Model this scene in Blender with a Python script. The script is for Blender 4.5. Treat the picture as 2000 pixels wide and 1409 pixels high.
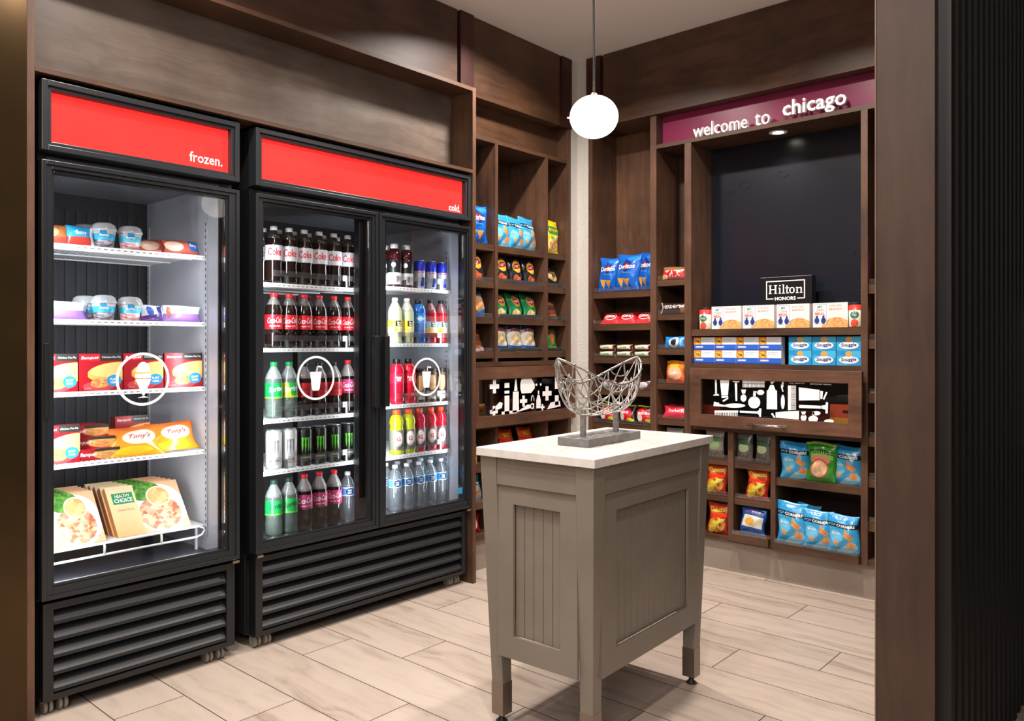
import bpy, bmesh, math, random
from mathutils import Vector, Matrix
random.seed(7)
for _o in list(bpy.data.objects): bpy.data.objects.remove(_o)
SC = bpy.context.scene
COL = SC.collection
PI = math.pi

# ------------------------------------------------------------------ camera
FPX = 1543.6; HY = 674.0; CAMH = 1.17
cd = bpy.data.cameras.new('camera'); cam = bpy.data.objects.new('camera', cd); COL.objects.link(cam)
cd.sensor_width = 36; cd.lens = FPX/2000*36; cd.clip_start = .02
cd.shift_y = -(704.5-HY)/2000
cam.location = (0, 0, CAMH); cam.rotation_euler = (PI/2, 0, math.atan(1360/FPX))
SC.camera = cam
# ------------------------------------------------------------------ world and exposure
W = bpy.data.worlds.new('world'); SC.world = W; W.use_nodes = True
W.node_tree.nodes['Background'].inputs[0].default_value = (1.0, .93, .88, 1)
W.node_tree.nodes['Background'].inputs[1].default_value = .12
SC.view_settings.view_transform = 'Standard'; SC.view_settings.look = 'None'
SC.view_settings.gamma = 1; SC.view_settings.use_curve_mapping = False
SC.view_settings.exposure = 0.35
# ------------------------------------------------------------------ lights
def area(name, loc, size, power, color, rot=(0, 0, 0), sy=None, spread=PI):
    l = bpy.data.lights.new(name, 'AREA'); l.energy = power; l.color = color
    l.shape = 'RECTANGLE' if sy else 'DISK'; l.size = size
    if sy: l.size_y = sy
    l.spread = spread
    o = bpy.data.objects.new(name, l); COL.objects.link(o); o.location = loc; o.rotation_euler = rot
    return o
WARM = (1, .90, .82); COOL = (.88, .94, 1)
for i, (x, y, p) in enumerate([(-2.1, 1.2, 15), (-2.31, 2.86, 27), (-1.32, 2.88, 26), (-1.32, 1.2, 13)]):
    area('downlight', (x, y, 2.835), .13, p, WARM, spread=PI*.8)
for (x, y, p) in [(-.62, .95, 17), (-1.8, .3, 14)]:   # lobby cans outside the nook
    area('lobby_downlight', (x, y, 2.835), .14, p, WARM, spread=PI*.75)
area('added_fill_light', (.7, -1.1, 2.6), 1.6, 46, (1, .93, .87), rot=(math.radians(52), 0, math.radians(38)), sy=1.0)  # added soft fill behind the camera, tilted at the nook; no real fixture
area('niche_downlight', (-1.637, 3.9, 2.232), .05, .5, WARM, spread=PI*.6)
# cool LED strips behind the door frames of the fridges
for (y, z, h, p, s) in [(.94, 1.0, 1.12, 3.3, .5), (1.42, 1.0, 1.12, 1.9, -.9), (1.70, 1.0, 1.12, 3.1, .5), (2.128, 1.0, 1.12, 1.0, -.8),
                     (2.31, 1.0, 1.12, 3.5, .5), (2.70, 1.0, 1.12, 1.1, -1.1)]:
    o = area('fridge_led', (-2.79, y, z), .018, p, COOL, (0, PI/2, 0), h, PI)
    o.rotation_euler = Vector((-1, s, 0)).normalized().to_track_quat('-Z', 'Y').to_euler()
# ------------------------------------------------------------------ colours and materials
def C(h, a=1):
    if not isinstance(h, str): return h
    h = h.lstrip('#'); v = [int(h[i:i+2], 16)/255 for i in (0, 2, 4)]
    return tuple(x/12.92 if x <= .04045 else ((x+.055)/1.055)**2.4 for x in v)+(a,)
class NT:
    def __init__(s, name):
        s.m = bpy.data.materials.new(name); s.m.use_nodes = True; s.t = s.m.node_tree; s.t.nodes.clear()
        s.out = s.n('ShaderNodeOutputMaterial')
    def n(s, k, **kw):
        x = s.t.nodes.new(k)
        for a, b in kw.items(): setattr(x, a, b)
        return x
    def set(s, sock, v):
        if hasattr(v, 'is_output'): s.t.links.new(v, sock)
        elif v is not None: sock.default_value = v
    def math(s, op, a, b=None, c=None):
        x = s.n('ShaderNodeMath', operation=op)
        for i, v in enumerate((a, b, c)):
            if v is not None: s.set(x.inputs[i], v)
        return x.outputs[0]
    def vec(s, op, a, b=None):
        x = s.n('ShaderNodeVectorMath', operation=op); s.set(x.inputs[0], a)
        if b is not None: s.set(x.inputs[1], b)
        return x.outputs['Value'] if op in ('DOT_PRODUCT', 'LENGTH') else x.outputs[0]
    def mix(s, f, a, b):
        x = s.n('ShaderNodeMix', data_type='RGBA'); s.set(x.inputs[0], f); s.set(x.inputs[6], a); s.set(x.inputs[7], b)
        return x.outputs[2]
    def noise(s, vec, scale, detail=2, rough=.5, out=0):
        x = s.n('ShaderNodeTexNoise'); s.set(x.inputs['Vector'], vec); x.inputs['Scale'].default_value = scale
        x.inputs['Detail'].default_value = detail; x.inputs['Roughness'].default_value = rough
        return x.outputs[out]
    def bsdf(s, color, rough=.5, metal=0, spec=.5, coat=0, bump=None, bstr=.1, bdist=.002, **kw):
        b = s.n('ShaderNodeBsdfPrincipled'); s.set(b.inputs['Base Color'], color); s.set(b.inputs['Roughness'], rough)
        b.inputs['Metallic'].default_value = metal; b.inputs['Specular IOR Level'].default_value = spec
        b.inputs['Coat Weight'].default_value = coat; b.inputs['Coat Roughness'].default_value = .08
        for k, v in kw.items(): s.set(b.inputs[k.replace('_', ' ')], v)
        if bump is not None:
            u = s.n('ShaderNodeBump'); u.inputs['Strength'].default_value = bstr; u.inputs['Distance'].default_value = bdist
            s.set(u.inputs['Height'], bump); s.set(b.inputs['Normal'], u.outputs[0])
        s.t.links.new(b.outputs[0], s.out.inputs[0]); return b
MATS = {}
def flat(color, rough=.5, metal=0, spec=.5, coat=0, **kw):
    k = ('flat', str(color), rough, metal, spec, coat, str(kw))
    if k not in MATS:
        t = NT('paint'); t.bsdf(C(color), rough, metal, spec, coat, **kw); MATS[k] = t.m
    return MATS[k]
def emit(color, s):
    k = ('em', color, s)
    if k not in MATS:
        t = NT('glow'); e = t.n('ShaderNodeEmission'); e.inputs[0].default_value = C(color); e.inputs[1].default_value = s
        t.t.links.new(e.outputs[0], t.out.inputs[0]); MATS[k] = t.m
    return MATS[k]
def wood(axis, c1, c2, rough=.42, name='stained wood', sc=1):
    k = ('wood', axis, c1, c2, rough, sc)
    if k in MATS: return MATS[k]
    t = NT(name); co = t.n('ShaderNodeTexCoord').outputs['Object']
    s = [22, 22, 22]; s[axis] = 2.2
    mp = t.n('ShaderNodeMapping'); t.set(mp.inputs[0], co); mp.inputs['Scale'].default_value = [v*sc for v in s]
    wob = t.noise(co, 2.2, 3, out=1)
    v = t.vec('ADD', mp.outputs[0], t.vec('MULTIPLY', wob, (2.2, 2.2, 2.2)))
    g = t.noise(v, 1.0, 6, .65)
    fine = t.noise(v, 6.0, 3, .6)
    cl = t.noise(co, 3.0, 3, .6)
    r = t.n('ShaderNodeValToRGB'); t.set(r.inputs[0], t.math('ADD', t.math('MULTIPLY', g, .52), t.math('MULTIPLY', cl, .48)))
    r.color_ramp.elements[0].position = .35; r.color_ramp.elements[0].color = C(c1)
    r.color_ramp.elements[1].position = .65; r.color_ramp.elements[1].color = C(c2)
    col = t.mix(t.math('MULTIPLY', t.math('SUBTRACT', fine, .3), .7), r.outputs[0], C(c1))
    t.bsdf(col, t.math('ADD', rough, t.math('MULTIPLY', g, .12)), spec=.45, bump=fine, bstr=.12, bdist=.001)
    MATS[k] = t.m; return t.m
D1, D2 = '#33221a', '#5d4031'
WX = wood(0, D1, D2); WY = wood(1, D1, D2); WZ = wood(2, D1, D2)
LX = wood(0, '#38261c', '#63452f'); LY = wood(1, '#38261c', '#63452f'); LZ = wood(2, '#3f2b20', '#6d4d3a')
MR = wood(2, '#2e1714', '#4c2721')          # redder pilaster strips
DK = wood(2, '#0a0706', '#140d0a', .5)
def speck(name, c1, c2, scale, rough=.5, bstr=.0, **kw):
    k = (name, c1, c2, scale)
    if k in MATS: return MATS[k]
    t = NT(name); co = t.n('ShaderNodeTexCoord').outputs['Object']; g = t.noise(co, scale, 4, .6)
    r = t.n('ShaderNodeValToRGB'); t.set(r.inputs[0], g)
    r.color_ramp.elements[0].position = .35; r.color_ramp.elements[0].color = C(c1)
    r.color_ramp.elements[1].position = .65; r.color_ramp.elements[1].color = C(c2)
    t.bsdf(r.outputs[0], rough, bump=g if bstr else None, bstr=bstr, **kw); MATS[k] = t.m; return t.m
BLK = flat('#17191c', .38); BLK2 = flat('#202327', .3); DKIN = flat('#070708', .7); CHAR = flat('#2a2e33', .28)
LINER = flat('#b9bcc4', .45); LINERD = flat('#2b2e34', .5); STEEL = flat('#b9b4ab', .28, 1); CHROME = flat('#d8d8d8', .15, 1)
WHITE = flat('#f2f2f0', .35); WIRE = flat('#f4f4f4', .3); PRINTW = flat('#ffffff', .45)
GREIGE = speck('greige painted wood', '#746b60', '#7d746a', 3, .4)
QUARTZ = speck('pale quartz', '#cfc9c2', '#dcd7d1', 24, .22)
CAPM = flat('#8b7d72', .32, .75)
SLATE = speck('grey slate', '#5b5a59', '#777574', 30, .5, .2)
NICKEL = speck('brushed nickel', '#8f8c88', '#aeaba7', 60, .38, .15, metal=.7)
CEIL = flat('#efeae6', .8)
def glass(name, tint=(1, 1, 1, 1), refl=.07, rough=.02, dif=0, dcol='#ffffff'):
    t = NT(name); tr = t.n('ShaderNodeBsdfTransparent'); tr.inputs[0].default_value = tint
    gl = t.n('ShaderNodeBsdfGlossy'); gl.inputs['Roughness'].default_value = rough
    lw = t.n('ShaderNodeFresnel'); lw.inputs[0].default_value = 1.35
    f = t.math('ADD', t.math('MULTIPLY', lw.outputs[0], 1.0), refl-.02)
    mx = t.n('ShaderNodeMixShader'); t.set(mx.inputs[0], f); t.t.links.new(tr.outputs[0], mx.inputs[1]); t.t.links.new(gl.outputs[0], mx.inputs[2])
    o = mx.outputs[0]
    if dif:
        d = t.n('ShaderNodeBsdfDiffuse'); d.inputs[0].default_value = C(dcol)
        m2 = t.n('ShaderNodeMixShader'); m2.inputs[0].default_value = dif
        t.t.links.new(o, m2.inputs[1]); t.t.links.new(d.outputs[0], m2.inputs[2]); o = m2.outputs[0]
    t.t.links.new(o, t.out.inputs[0]); return t.m
DGLASS = glass('door glass', refl=.015)
ACR = glass('clear acrylic', refl=.05, dif=.025)
PETC = glass('clear bottle plastic', (.93, .95, .97, 1), .16, .06, .16, '#c8d4dc')
LID = glass('clear lid plastic', (1, 1, 1, 1), .14, .1, .38, '#e8edf2')
# printed designs: shapes drawn in the UV square of a package face
def design(name, base, ops, rough=.35, coat=.0, metal=0, spec=.5, crinkle=0):
    t = NT(name); uv = t.n('ShaderNodeUVMap'); uv.uv_map = 'uv'; uv = uv.outputs[0]
    def colr(c):
        if isinstance(c, tuple) and len(c) == 4 and c[0] == 'n':
            v = t.n('ShaderNodeTexVoronoi'); t.set(v.inputs['Vector'], uv); v.inputs['Scale'].default_value = c[3]
            sep = t.n('ShaderNodeSeparateColor'); t.set(sep.inputs[0], v.outputs['Color'])
            return t.mix(sep.outputs[0], C(c[1]), C(c[2]))
        if isinstance(c, tuple) and len(c) == 3 and c[0] == 'g':    # vertical printed blend
            sp = t.n('ShaderNodeSeparateXYZ'); t.set(sp.inputs[0], uv)
            return t.mix(sp.outputs[1], C(c[1]), C(c[2]))
        return C(c)
    col = colr(base)
    for o in ops:
        k = o[0]
        if k == 'e':
            p = t.vec('SUBTRACT', uv, (o[1], o[2], 0))
            if len(o) > 6:
                r = t.n('ShaderNodeVectorRotate', rotation_type='Z_AXIS'); t.set(r.inputs['Vector'], p); r.inputs['Angle'].default_value = -o[6]; p = r.outputs[0]
            p = t.vec('MULTIPLY', p, (1/o[3], 1/o[4], 0)); m = t.math('LESS_THAN', t.vec('LENGTH', p), 1.0); c = o[5]
        elif k == 'r':
            p = t.vec('ABSOLUTE', t.vec('SUBTRACT', uv, ((o[1]+o[2])/2, (o[3]+o[4])/2, 0)))
            sp = t.n('ShaderNodeSeparateXYZ'); t.set(sp.inputs[0], t.vec('SUBTRACT', p, ((o[2]-o[1])/2, (o[4]-o[3])/2, 0)))
            m = t.math('LESS_THAN', t.math('MAXIMUM', sp.outputs[0], sp.outputs[1]), 0.0); c = o[5]
        else:                                                       # convex polygon, counter-clockwise
            pts = o[1]; c = o[2]; m = None
            for i in range(len(pts)):
                (x0, y0), (x1, y1) = pts[i], pts[(i+1) % len(pts)]
                a, b = -(y1-y0), (x1-x0)
                g = t.math('GREATER_THAN', t.vec('DOT_PRODUCT', uv, (a, b, 0)), a*x0+b*y0)
                m = g if m is None else t.math('MULTIPLY', m, g)
        col = t.mix(m, col, colr(c))
    bump = None
    if coat >= .3 and not crinkle: crinkle = 26
    if crinkle:
        bump = t.noise(t.n('ShaderNodeTexCoord').outputs['Object'], crinkle, 3, .6)
    t.bsdf(col, rough, metal, spec, coat, bump=bump, bstr=.55, bdist=.006)
    return t.m
# ------------------------------------------------------------------ mesh building
GL = {}
def glyphs(txt, bold=0, shear=0):
    k = (txt, bold, shear)
    if k in GL: return GL[k]
    cu = bpy.data.curves.new('t', 'FONT'); cu.body = txt; cu.size = 1; cu.offset = bold; cu.shear = shear; cu.resolution_u = 2; cu.fill_mode = 'FRONT'
    ob = bpy.data.objects.new('t', cu); COL.objects.link(ob); bpy.context.view_layer.update()
    me = bpy.data.meshes.new_from_object(ob.evaluated_get(bpy.context.evaluated_depsgraph_get()))
    v = [(p.co.x, p.co.y) for p in me.vertices]; f = [tuple(p.vertices) for p in me.polygons if p.normal.z != 0]
    bpy.data.objects.remove(ob); bpy.data.curves.remove(cu); bpy.data.meshes.remove(me)
    x0 = min(a for a, b in v); x1 = max(a for a, b in v); y0 = min(b for a, b in v); y1 = max(b for a, b in v)
    v = [((a-x0)/(x1-x0)-.5, (b-y0)/(y1-y0)-.5) for a, b in v]
    GL[k] = (v, f, (x1-x0)/(y1-y0)); return GL[k]
class MB:
    def __init__(s): s.v = []; s.f = []; s.m = []; s.uv = []; s.mats = []; s.sm = []
    def mi(s, mat):
        if mat not in s.mats: s.mats.append(mat)
        return s.mats.index(mat)
    def face(s, idx, mat, uv=None, smooth=False):
        s.f.append(idx); s.m.append(s.mi(mat)); s.uv.append(uv); s.sm.append(smooth)
    def add(s, pts): n = len(s.v); s.v += [tuple(p) for p in pts]; return n
    def box(s, x0, x1, y0, y1, z0, z1, mat, top=None, M=None):
        P = [(x, y, z) for z in (z0, z1) for y in (y0, y1) for x in (x0, x1)]
        if M is not None: P = [M @ Vector(p) for p in P]
        n = s.add(P); U = [(0, 0), (1, 0), (1, 1), (0, 1)]
        for q in ((0, 2, 3, 1), (4, 5, 7, 6), (0, 1, 5, 4), (2, 6, 7, 3), (0, 4, 6, 2), (1, 3, 7, 5)):
            s.face(tuple(n+i for i in q), top if (top and q[0] == 4) else mat, U if q == (0, 1, 5, 4) else None)
        return s
    def taper(s, c0, c1, h0, h1, z0, z1, mat):       # tapered square post between two centred squares
        P = [(c[0]+a*h, c[1]+b*h, z) for c, h, z in ((c0, h0, z0), (c1, h1, z1)) for a, b in ((-1, -1), (1, -1), (1, 1), (-1, 1))]
        n = s.add(P)
        for q in ((3, 2, 1, 0), (4, 5, 6, 7), (0, 1, 5, 4), (1, 2, 6, 5), (2, 3, 7, 6), (3, 0, 4, 7)): s.face(tuple(n+i for i in q), mat)
        return s
    def lathe(s, prof, mat, seg=20, c=(0, 0, 0), uvz=None, close=False):
        n = len(s.v); N = len(prof)
        for r, z in prof:
            s.add([(c[0]+r*math.cos(2*PI*i/seg-PI/2), c[1]+r*math.sin(2*PI*i/seg-PI/2), c[2]+z) for i in range(seg)])
        for j in range(N-1):
            for i in range(seg):
                a = n+j*seg+i; b = n+j*seg+(i+1) % seg
                uv = None
                if uvz:
                    u0 = ((i/seg+.5) % 1.0); u1 = u0+1/seg
                    v0 = (prof[j][1]-uvz[0])/(uvz[1]-uvz[0]); v1 = (prof[j+1][1]-uvz[0])/(uvz[1]-uvz[0]); uv = [(u0, v0), (u1, v0), (u1, v1), (u0, v1)]
                s.face((a, b, b+seg, a+seg), mat, uv, True)
        if prof[0][0] > 1e-6: s.face(tuple(n+i for i in reversed(range(seg))), mat)
        if prof[-1][0] > 1e-6: s.face(tuple(n+(N-1)*seg+i for i in range(seg)), mat)
        return s
    def cyl(s, c, r, z0, z1, mat, seg=16): return s.lathe([(r, z0), (r, z1)], mat, seg, (c[0], c[1], 0))
    def tube(s, pts, r, mat, seg=8, closed=False):
        pts = [Vector(p) for p in pts]; n0 = len(s.v); N = len(pts); up = Vector((0, 0, 1)); prev = None
        for i, p in enumerate(pts):
            if closed: d = pts[(i+1) % N]-pts[i-1]
            else: d = pts[min(i+1, N-1)]-pts[max(i-1, 0)]
            d.normalize()
            a = (prev - d*prev.dot(d)) if prev is not None else (up.cross(d) if abs(d.z) < .95 else Vector((1, 0, 0)).cross(d))
            a.normalize(); prev = a; b = d.cross(a)
            s.add([p+(a*math.cos(2*PI*k/seg)+b*math.sin(2*PI*k/seg))*r for k in range(seg)])
        for i in range(N if closed else N-1):
            for k in range(seg):
                A = n0+i*seg+k; B = n0+i*seg+(k+1) % seg; j = ((i+1) % N)
                A2 = n0+j*seg+k; B2 = n0+j*seg+(k+1) % seg; s.face((A, B, B2, A2), mat, None, True)
        if not closed:
            s.face(tuple(n0+k for k in reversed(range(seg))), mat); s.face(tuple(n0+(N-1)*seg+k for k in range(seg)), mat)
        return s
    def prism(s, poly, t0, t1, mat, fn):             # poly in (a,b), fn(a,b,t)->xyz ; fan or ngon caps
        n = len(poly); i0 = s.add([fn(a, b, t0) for a, b in poly]); i1 = s.add([fn(a, b, t1) for a, b in poly])
        s.face(tuple(range(i0+n-1, i0-1, -1)), mat); s.face(tuple(range(i1, i1+n)), mat)
        for i in range(n): s.face((i0+i, i0+(i+1) % n, i1+(i+1) % n, i1+i), mat)
        return s
    def text(s, txt, fn, cu, cv, w, h, mat, bold=0, shear=0, rot=0, asp=1, depth=None):
        """glyph mesh laid on a surface: fn(u,v)->xyz; w,h in u,v units; rot in radians (asp = v length/u length)"""
        v, f, ar = glyphs(txt, bold, shear); c, q = math.cos(rot), math.sin(rot)
        P = []
        for a, b in v:
            X = a*w; Y = b*h*asp; P.append((cu+X*c-Y*q, cv+(X*q+Y*c)/asp))
        n = s.add([fn(a, b) for a, b in P])
        for k in f: s.face(tuple(n+i for i in k), mat)
        if depth is not None:
            m = s.add([depth(a, b) for a, b in P])
            ed = {}
            for k in f:
                for i in range(len(k)):
                    e = (k[i], k[(i+1) % len(k)]); ed[e] = 1
            for a, b in ed:
                if (b, a) not in ed: s.face((n+b, n+a, m+a, m+b), mat)
        return s
    def build(s, name, parent=None, loc=None, bevel=0):
        me = bpy.data.meshes.new(name); me.from_pydata(s.v, [], s.f)
        for m in s.mats: me.materials.append(m)
        me.polygons.foreach_set('material_index', s.m); me.polygons.foreach_set('use_smooth', s.sm)
        if any(u is not None for u in s.uv):
            L = me.uv_layers.new(name='uv'); d = []
            for f, u in zip(s.f, s.uv):
                for i in range(len(f)): d += list(u[i]) if u is not None else [-1.0, -1.0]
            L.data.foreach_set('uv', d)
        me.update(); me.validate()
        o = bpy.data.objects.new(name, me); COL.objects.link(o)
        if parent is not None: o.parent = parent
        if loc is not None: o.location = loc
        if bevel:
            b = o.modifiers.new('bevel', 'BEVEL'); b.width = bevel; b.segments = 2; b.limit_method = 'ANGLE'
        return o
def tag(o, label=None, cat=None, group=None, kind=None):
    if label: o['label'] = label
    if cat: o['category'] = cat
    if group: o['group'] = group
    if kind: o['kind'] = kind
    return o
def empty(name, loc=(0, 0, 0), rz=0, **kw):
    o = bpy.data.objects.new(name, None); COL.objects.link(o); o.location = loc; o.rotation_euler = (0, 0, rz); o.empty_display_size = .05
    return tag(o, **kw)
def struct(name, mb, **kw): o = mb.build(name, **kw); o['kind'] = 'structure'; return o
KIDS = {}
USED = set()
def place(proto, loc, rot=(0, 0, 0), label=None, cat=None, group=None, scale=None):
    """first use moves the prototype itself, every later use copies it with its parts"""
    if proto.name not in USED: USED.add(proto.name); r = proto
    else:
        r = proto.copy(); COL.objects.link(r)
        for ch in KIDS.get(proto.name, []):
            c = ch.copy(); COL.objects.link(c); c.parent = r
            for g in KIDS.get(ch.name, []):
                d = g.copy(); COL.objects.link(d); d.parent = c
    r.location = loc; r.rotation_euler = rot
    if scale: r.scale = scale
    return tag(r, label, cat, group)
def kid(parent, o): KIDS.setdefault(parent.name, []).append(o); return o
ORD = ['leftmost', 'second from left', 'third from left', 'fourth from left', 'fifth from left', 'sixth from left', 'seventh from left']
# ------------------------------------------------------------------ room shell
def floor_mat():
    t = NT('wood look floor tile'); co = t.n('ShaderNodeTexCoord').outputs['Object']; sp = t.n('ShaderNodeSeparateXYZ'); t.set(sp.inputs[0], co)
    x, y = sp.outputs[0], sp.outputs[1]; PW, PL = .2285, .908
    rv = t.math('DIVIDE', t.math('SUBTRACT', 3.5415, y), PW); row = t.math('FLOOR', rv); fr = t.math('SUBTRACT', rv, row)
    uv = t.math('DIVIDE', t.math('ADD', t.math('ADD', x, 1.351), t.math('MULTIPLY', row, .3027)), PL); pl = t.math('FLOOR', uv); fu = t.math('SUBTRACT', uv, pl)
    ey = t.math('MULTIPLY', t.math('MINIMUM', fr, t.math('SUBTRACT', 1, fr)), PW)
    ex = t.math('MULTIPLY', t.math('MINIMUM', fu, t.math('SUBTRACT', 1, fu)), PL)
    gap = t.math('LESS_THAN', t.math('MINIMUM', ex, ey), .0019)
    cb = t.n('ShaderNodeCombineXYZ'); t.set(cb.inputs[0], pl); t.set(cb.inputs[1], row)
    wn = t.n('ShaderNodeTexWhiteNoise'); t.set(wn.inputs[0], cb.outputs[0])
    off = t.vec('ADD', co, t.vec('MULTIPLY', wn.outputs['Color'], (9, 9, 9)))
    mp = t.vec('MULTIPLY', off, (1.5, 13, 1))
    g = t.noise(t.vec('ADD', mp, t.vec('MULTIPLY', t.noise(off, 3.2, 2, out=1), (1.6, 1.6, 1))), 1.4, 5, .62)
    fine = t.noise(t.vec('MULTIPLY', off, (6, 90, 1)), 1, 3, .6)
    r = t.n('ShaderNodeValToRGB'); t.set(r.inputs[0], g); e = r.color_ramp.elements
    e[0].position = .3; e[0].color = C('#857569'); e[1].position = .56; e[1].color = C('#b3a599')
    x2 = e.new(.42); x2.color = C('#a5978b')
    c = t.mix(t.math('MULTIPLY', fine, .35), r.outputs[0], C('#a39285'))
    c = t.mix(t.math('MULTIPLY', wn.outputs['Value'], .28), c, C('#bdb3a9'))
    c = t.mix(gap, c, C('#3f3731'))
    t.bsdf(c, t.math('ADD', .34, t.math('MULTIPLY', gap, .4)), spec=.45, bump=t.math('SUBTRACT', fine, t.math('MULTIPLY', gap, 3)), bstr=.15, bdist=.001)
    return t.m
FL = floor_mat()
struct('floor', MB().box(-3.6, 3.0, -2.5, 4.16, -.05, 0, FL))
struct('ceiling', MB().box(-3.6, 3.0, -2.5, 4.16, 2.85, 2.95, CEIL))
BRONZE = speck('dark bronze laminate', '#3a2c1a', '#4d3b22', 1.2, .2, metal=.75)
struct('wall_left', MB().box(-3.6, -3.5, .829, 4.16, 0, 2.85, DKIN))
struct('wall_left.001', MB().box(-3.6, -2.7, -2.5, .829, 0, 2.85, BRONZE))
struct('wall_back', MB().box(-3.5, 3.0, 4.06, 4.16, 0, 2.85, DKIN))
struct('wall_right', MB().box(-.609, -.48, 2.04, 4.06, 0, 2.85, wood(2, '#33221a', '#4a3529', .5)))
s = MB()
y = 2.062
while y < 4.02:
    s.box(-.4799, -.45, y, y+.034, 0, 2.85, DK); y += .068
struct('trim_1', s)
struct('trim_2', MB().box(-.6125, -.6095, 2.038, 2.06, 0, 2.85, wood(2, '#5a4438', '#8a7260')))
# grey vertical pull handle beyond the slats
t = empty('pull_handle', (-.45, 3.17, 0), label='grey metal vertical pull handle at the far right edge of the slats', cat='handle')
MB().box(.03, .055, -.012, .012, .80, 1.30, NICKEL).build('grip', t, bevel=.004)
for z in (.86, 1.24): MB().box(.0005, .0295, -.01, .01, z-.01, z+.01, NICKEL).build('bracket', t)
# tile baseboards under the casework
BASE = speck('pale tile base', '#8f8176', '#9d8f84', 5, .4)
struct('baseboard_left', MB().box(-3.1, -2.845, 2.799, 3.81, 0, .1535, BASE))
struct('baseboard_back', MB().box(-2.844, -.6135, 3.812, 4.04, 0, .1535, BASE))
# wood bulkheads under the ceiling
s = MB(); s.box(-3.499, -2.82, .83, 2.786, 2.4325, 2.849, WY); s.box(-3.499, -2.835, 2.786, 2.799, 2.4325, 2.849, DK); s.box(-3.499, -2.82, 2.895, 3.618, 2.442, 2.849, LY)
s.box(-3.499, -2.835, 3.618, 3.633, 2.442, 2.849, DK); s.box(-2.8199, -2.816, 2.895, 3.618, 2.442, 2.447, LY)
struct('trim_3', s)
struct('trim_4', MB().box(-3.499, -2.808, 2.7995, 2.8945, 2.442, 2.849, MR))
struct('trim_5', MB().box(-3.499, -2.814, 3.6335, 3.728, 2.442, 2.849, MR))
s = MB(); s.box(-2.628, -.6135, 3.78, 4.059, 2.437, 2.849, LX); s.box(-2.643, -2.628, 3.795, 4.059, 2.437, 2.849, DK); s.box(-2.628, -.6135, 3.776, 3.7799, 2.437, 2.447, LX)
struct('trim_6', s)
struct('trim_7', MB().box(-2.742, -2.6435, 3.772, 4.059, 2.437, 2.849, MR))
def weave():
    t = NT('woven wallcovering'); co = t.n('ShaderNodeTexCoord').outputs['Object']
    a = t.noise(t.vec('MULTIPLY', co, (60, 60, 420)), 1, 2); b = t.noise(t.vec('MULTIPLY', co, (420, 420, 40)), 1, 2)
    h = t.math('ADD', a, b); t.bsdf(t.mix(h, C('#8f8880'), C('#cdc9c3')), .8, bump=h, bstr=.6, bdist=.003); return t.m
WV = weave()
s = MB(); s.box(-3.0, -2.822, 3.7285, 3.95, 0, 2.849, WV); s.box(-2.822, -2.7425, 3.792, 3.95, 0, 2.849, WV)
struct('wall_corner', s)
# ------------------------------------------------------------------ surround of the fridges
t = empty('fridge_surround', (-2.9, 1.8, 0), label='dark wood alcove surround with open header box framing both black fridges', cat='cabinet')
o = (2.9, -1.8, 0)
def pb(name, root, off, *a, mat=None, bevel=0, **kw):
    x0, x1, y0, y1, z0, z1 = a
    return MB().box(x0-off[0], x1-off[0], y0-off[1], y1-off[1], z0-off[2], z1-off[2], mat, **kw).build(name, root, bevel=bevel)
O = (-2.9, 1.8, 0)
pb('side_panel', t, O, -3.499, -2.70, .8295, .851, 0, 2.4315, mat=LZ, bevel=.001)
pb('side_panel', t, O, -3.499, -2.70, 2.774, 2.797, 0, 2.4315, mat=LZ, bevel=.001)
pb('header_ledge', t, O, -3.0, -2.70, .8515, 2.7735, 2.413, 2.4315, mat=LY)
pb('header_ledge', t, O, -3.0, -2.70, .8515, 2.7735, 2.012, 2.0275, mat=LY)
pb('header_back', t, O, -2.87, -2.851, .8515, 2.7735, 2.028, 2.4125, mat=wood(1, '#50443d', '#77695f', .36))  # same wood as the surround, sheen painted in as a lighter, greyer tone
# ------------------------------------------------------------------ casework helpers
def lipA(sh, y0, y1, z, x=-2.842): MB().box(x-.002, x, y0+.006, y1-.006, z+.0005, z+.022, ACR).build('acrylic_lip', sh)
def lipB(sh, x0, x1, z, y=3.798): MB().box(x0+.006, x1-.006, y, y+.002, z+.0005, z+.022, ACR).build('acrylic_lip', sh)
# left unit, faces +x
U = empty('shelf_unit', label='dark wood wall shelving of three bays beside the cold drinks fridge', cat='shelf unit'); Z = (0, 0, 0)
AF = -2.83
pb('side_panel', U, Z, -3.10, AF, 2.7985, 2.82, .155, 2.2345, mat=LZ)
pb('side_panel', U, Z, -3.10, -2.822, 3.703, 3.728, .155, 2.4415, mat=LZ)
pb('back_panel', U, Z, -3.12, -3.101, 2.7985, 3.728, .155, 2.2345, mat=WZ)
pb('top_board', U, Z, -3.10, AF, 2.7985, 3.7025, 2.235, 2.256, mat=LY)
pb('top_band', U, Z, -2.92, -2.90, 2.7985, 3.7025, 2.2565, 2.4415, mat=LY)
pb('base_board', U, Z, -3.10, AF, 2.8205, 3.7025, .155, .185, mat=LY)
for a, b in ((3.078, 3.1), (3.50, 3.523)):
    pb('divider', U, Z, -3.10, AF, a, b, 1.081, 2.2345, mat=LZ); pb('divider', U, Z, -3.10, AF, a, b, .1855, .7305, mat=LZ)
pb('middle_board', U, Z, -3.10, AF, 2.8205, 3.7025, 1.056, 1.0805, mat=LY); pb('middle_board', U, Z, -3.10, AF, 2.8205, 3.7025, .731, .7455, mat=LY)
ABAYS = [(2.8205, 3.0775), (3.1005, 3.4995), (3.5235, 3.7025)]
AZ = [1.70, 1.504, 1.315, 1.133]; AZL = [.54, .349]
for (a, b) in ABAYS:
    for z in AZ+AZL:
        sh = pb('shelf', U, Z, -3.10, -2.84, a, b, z-.034, z, mat=LY)
        if z < 1.65: lipA(sh, a, b, z)
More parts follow.
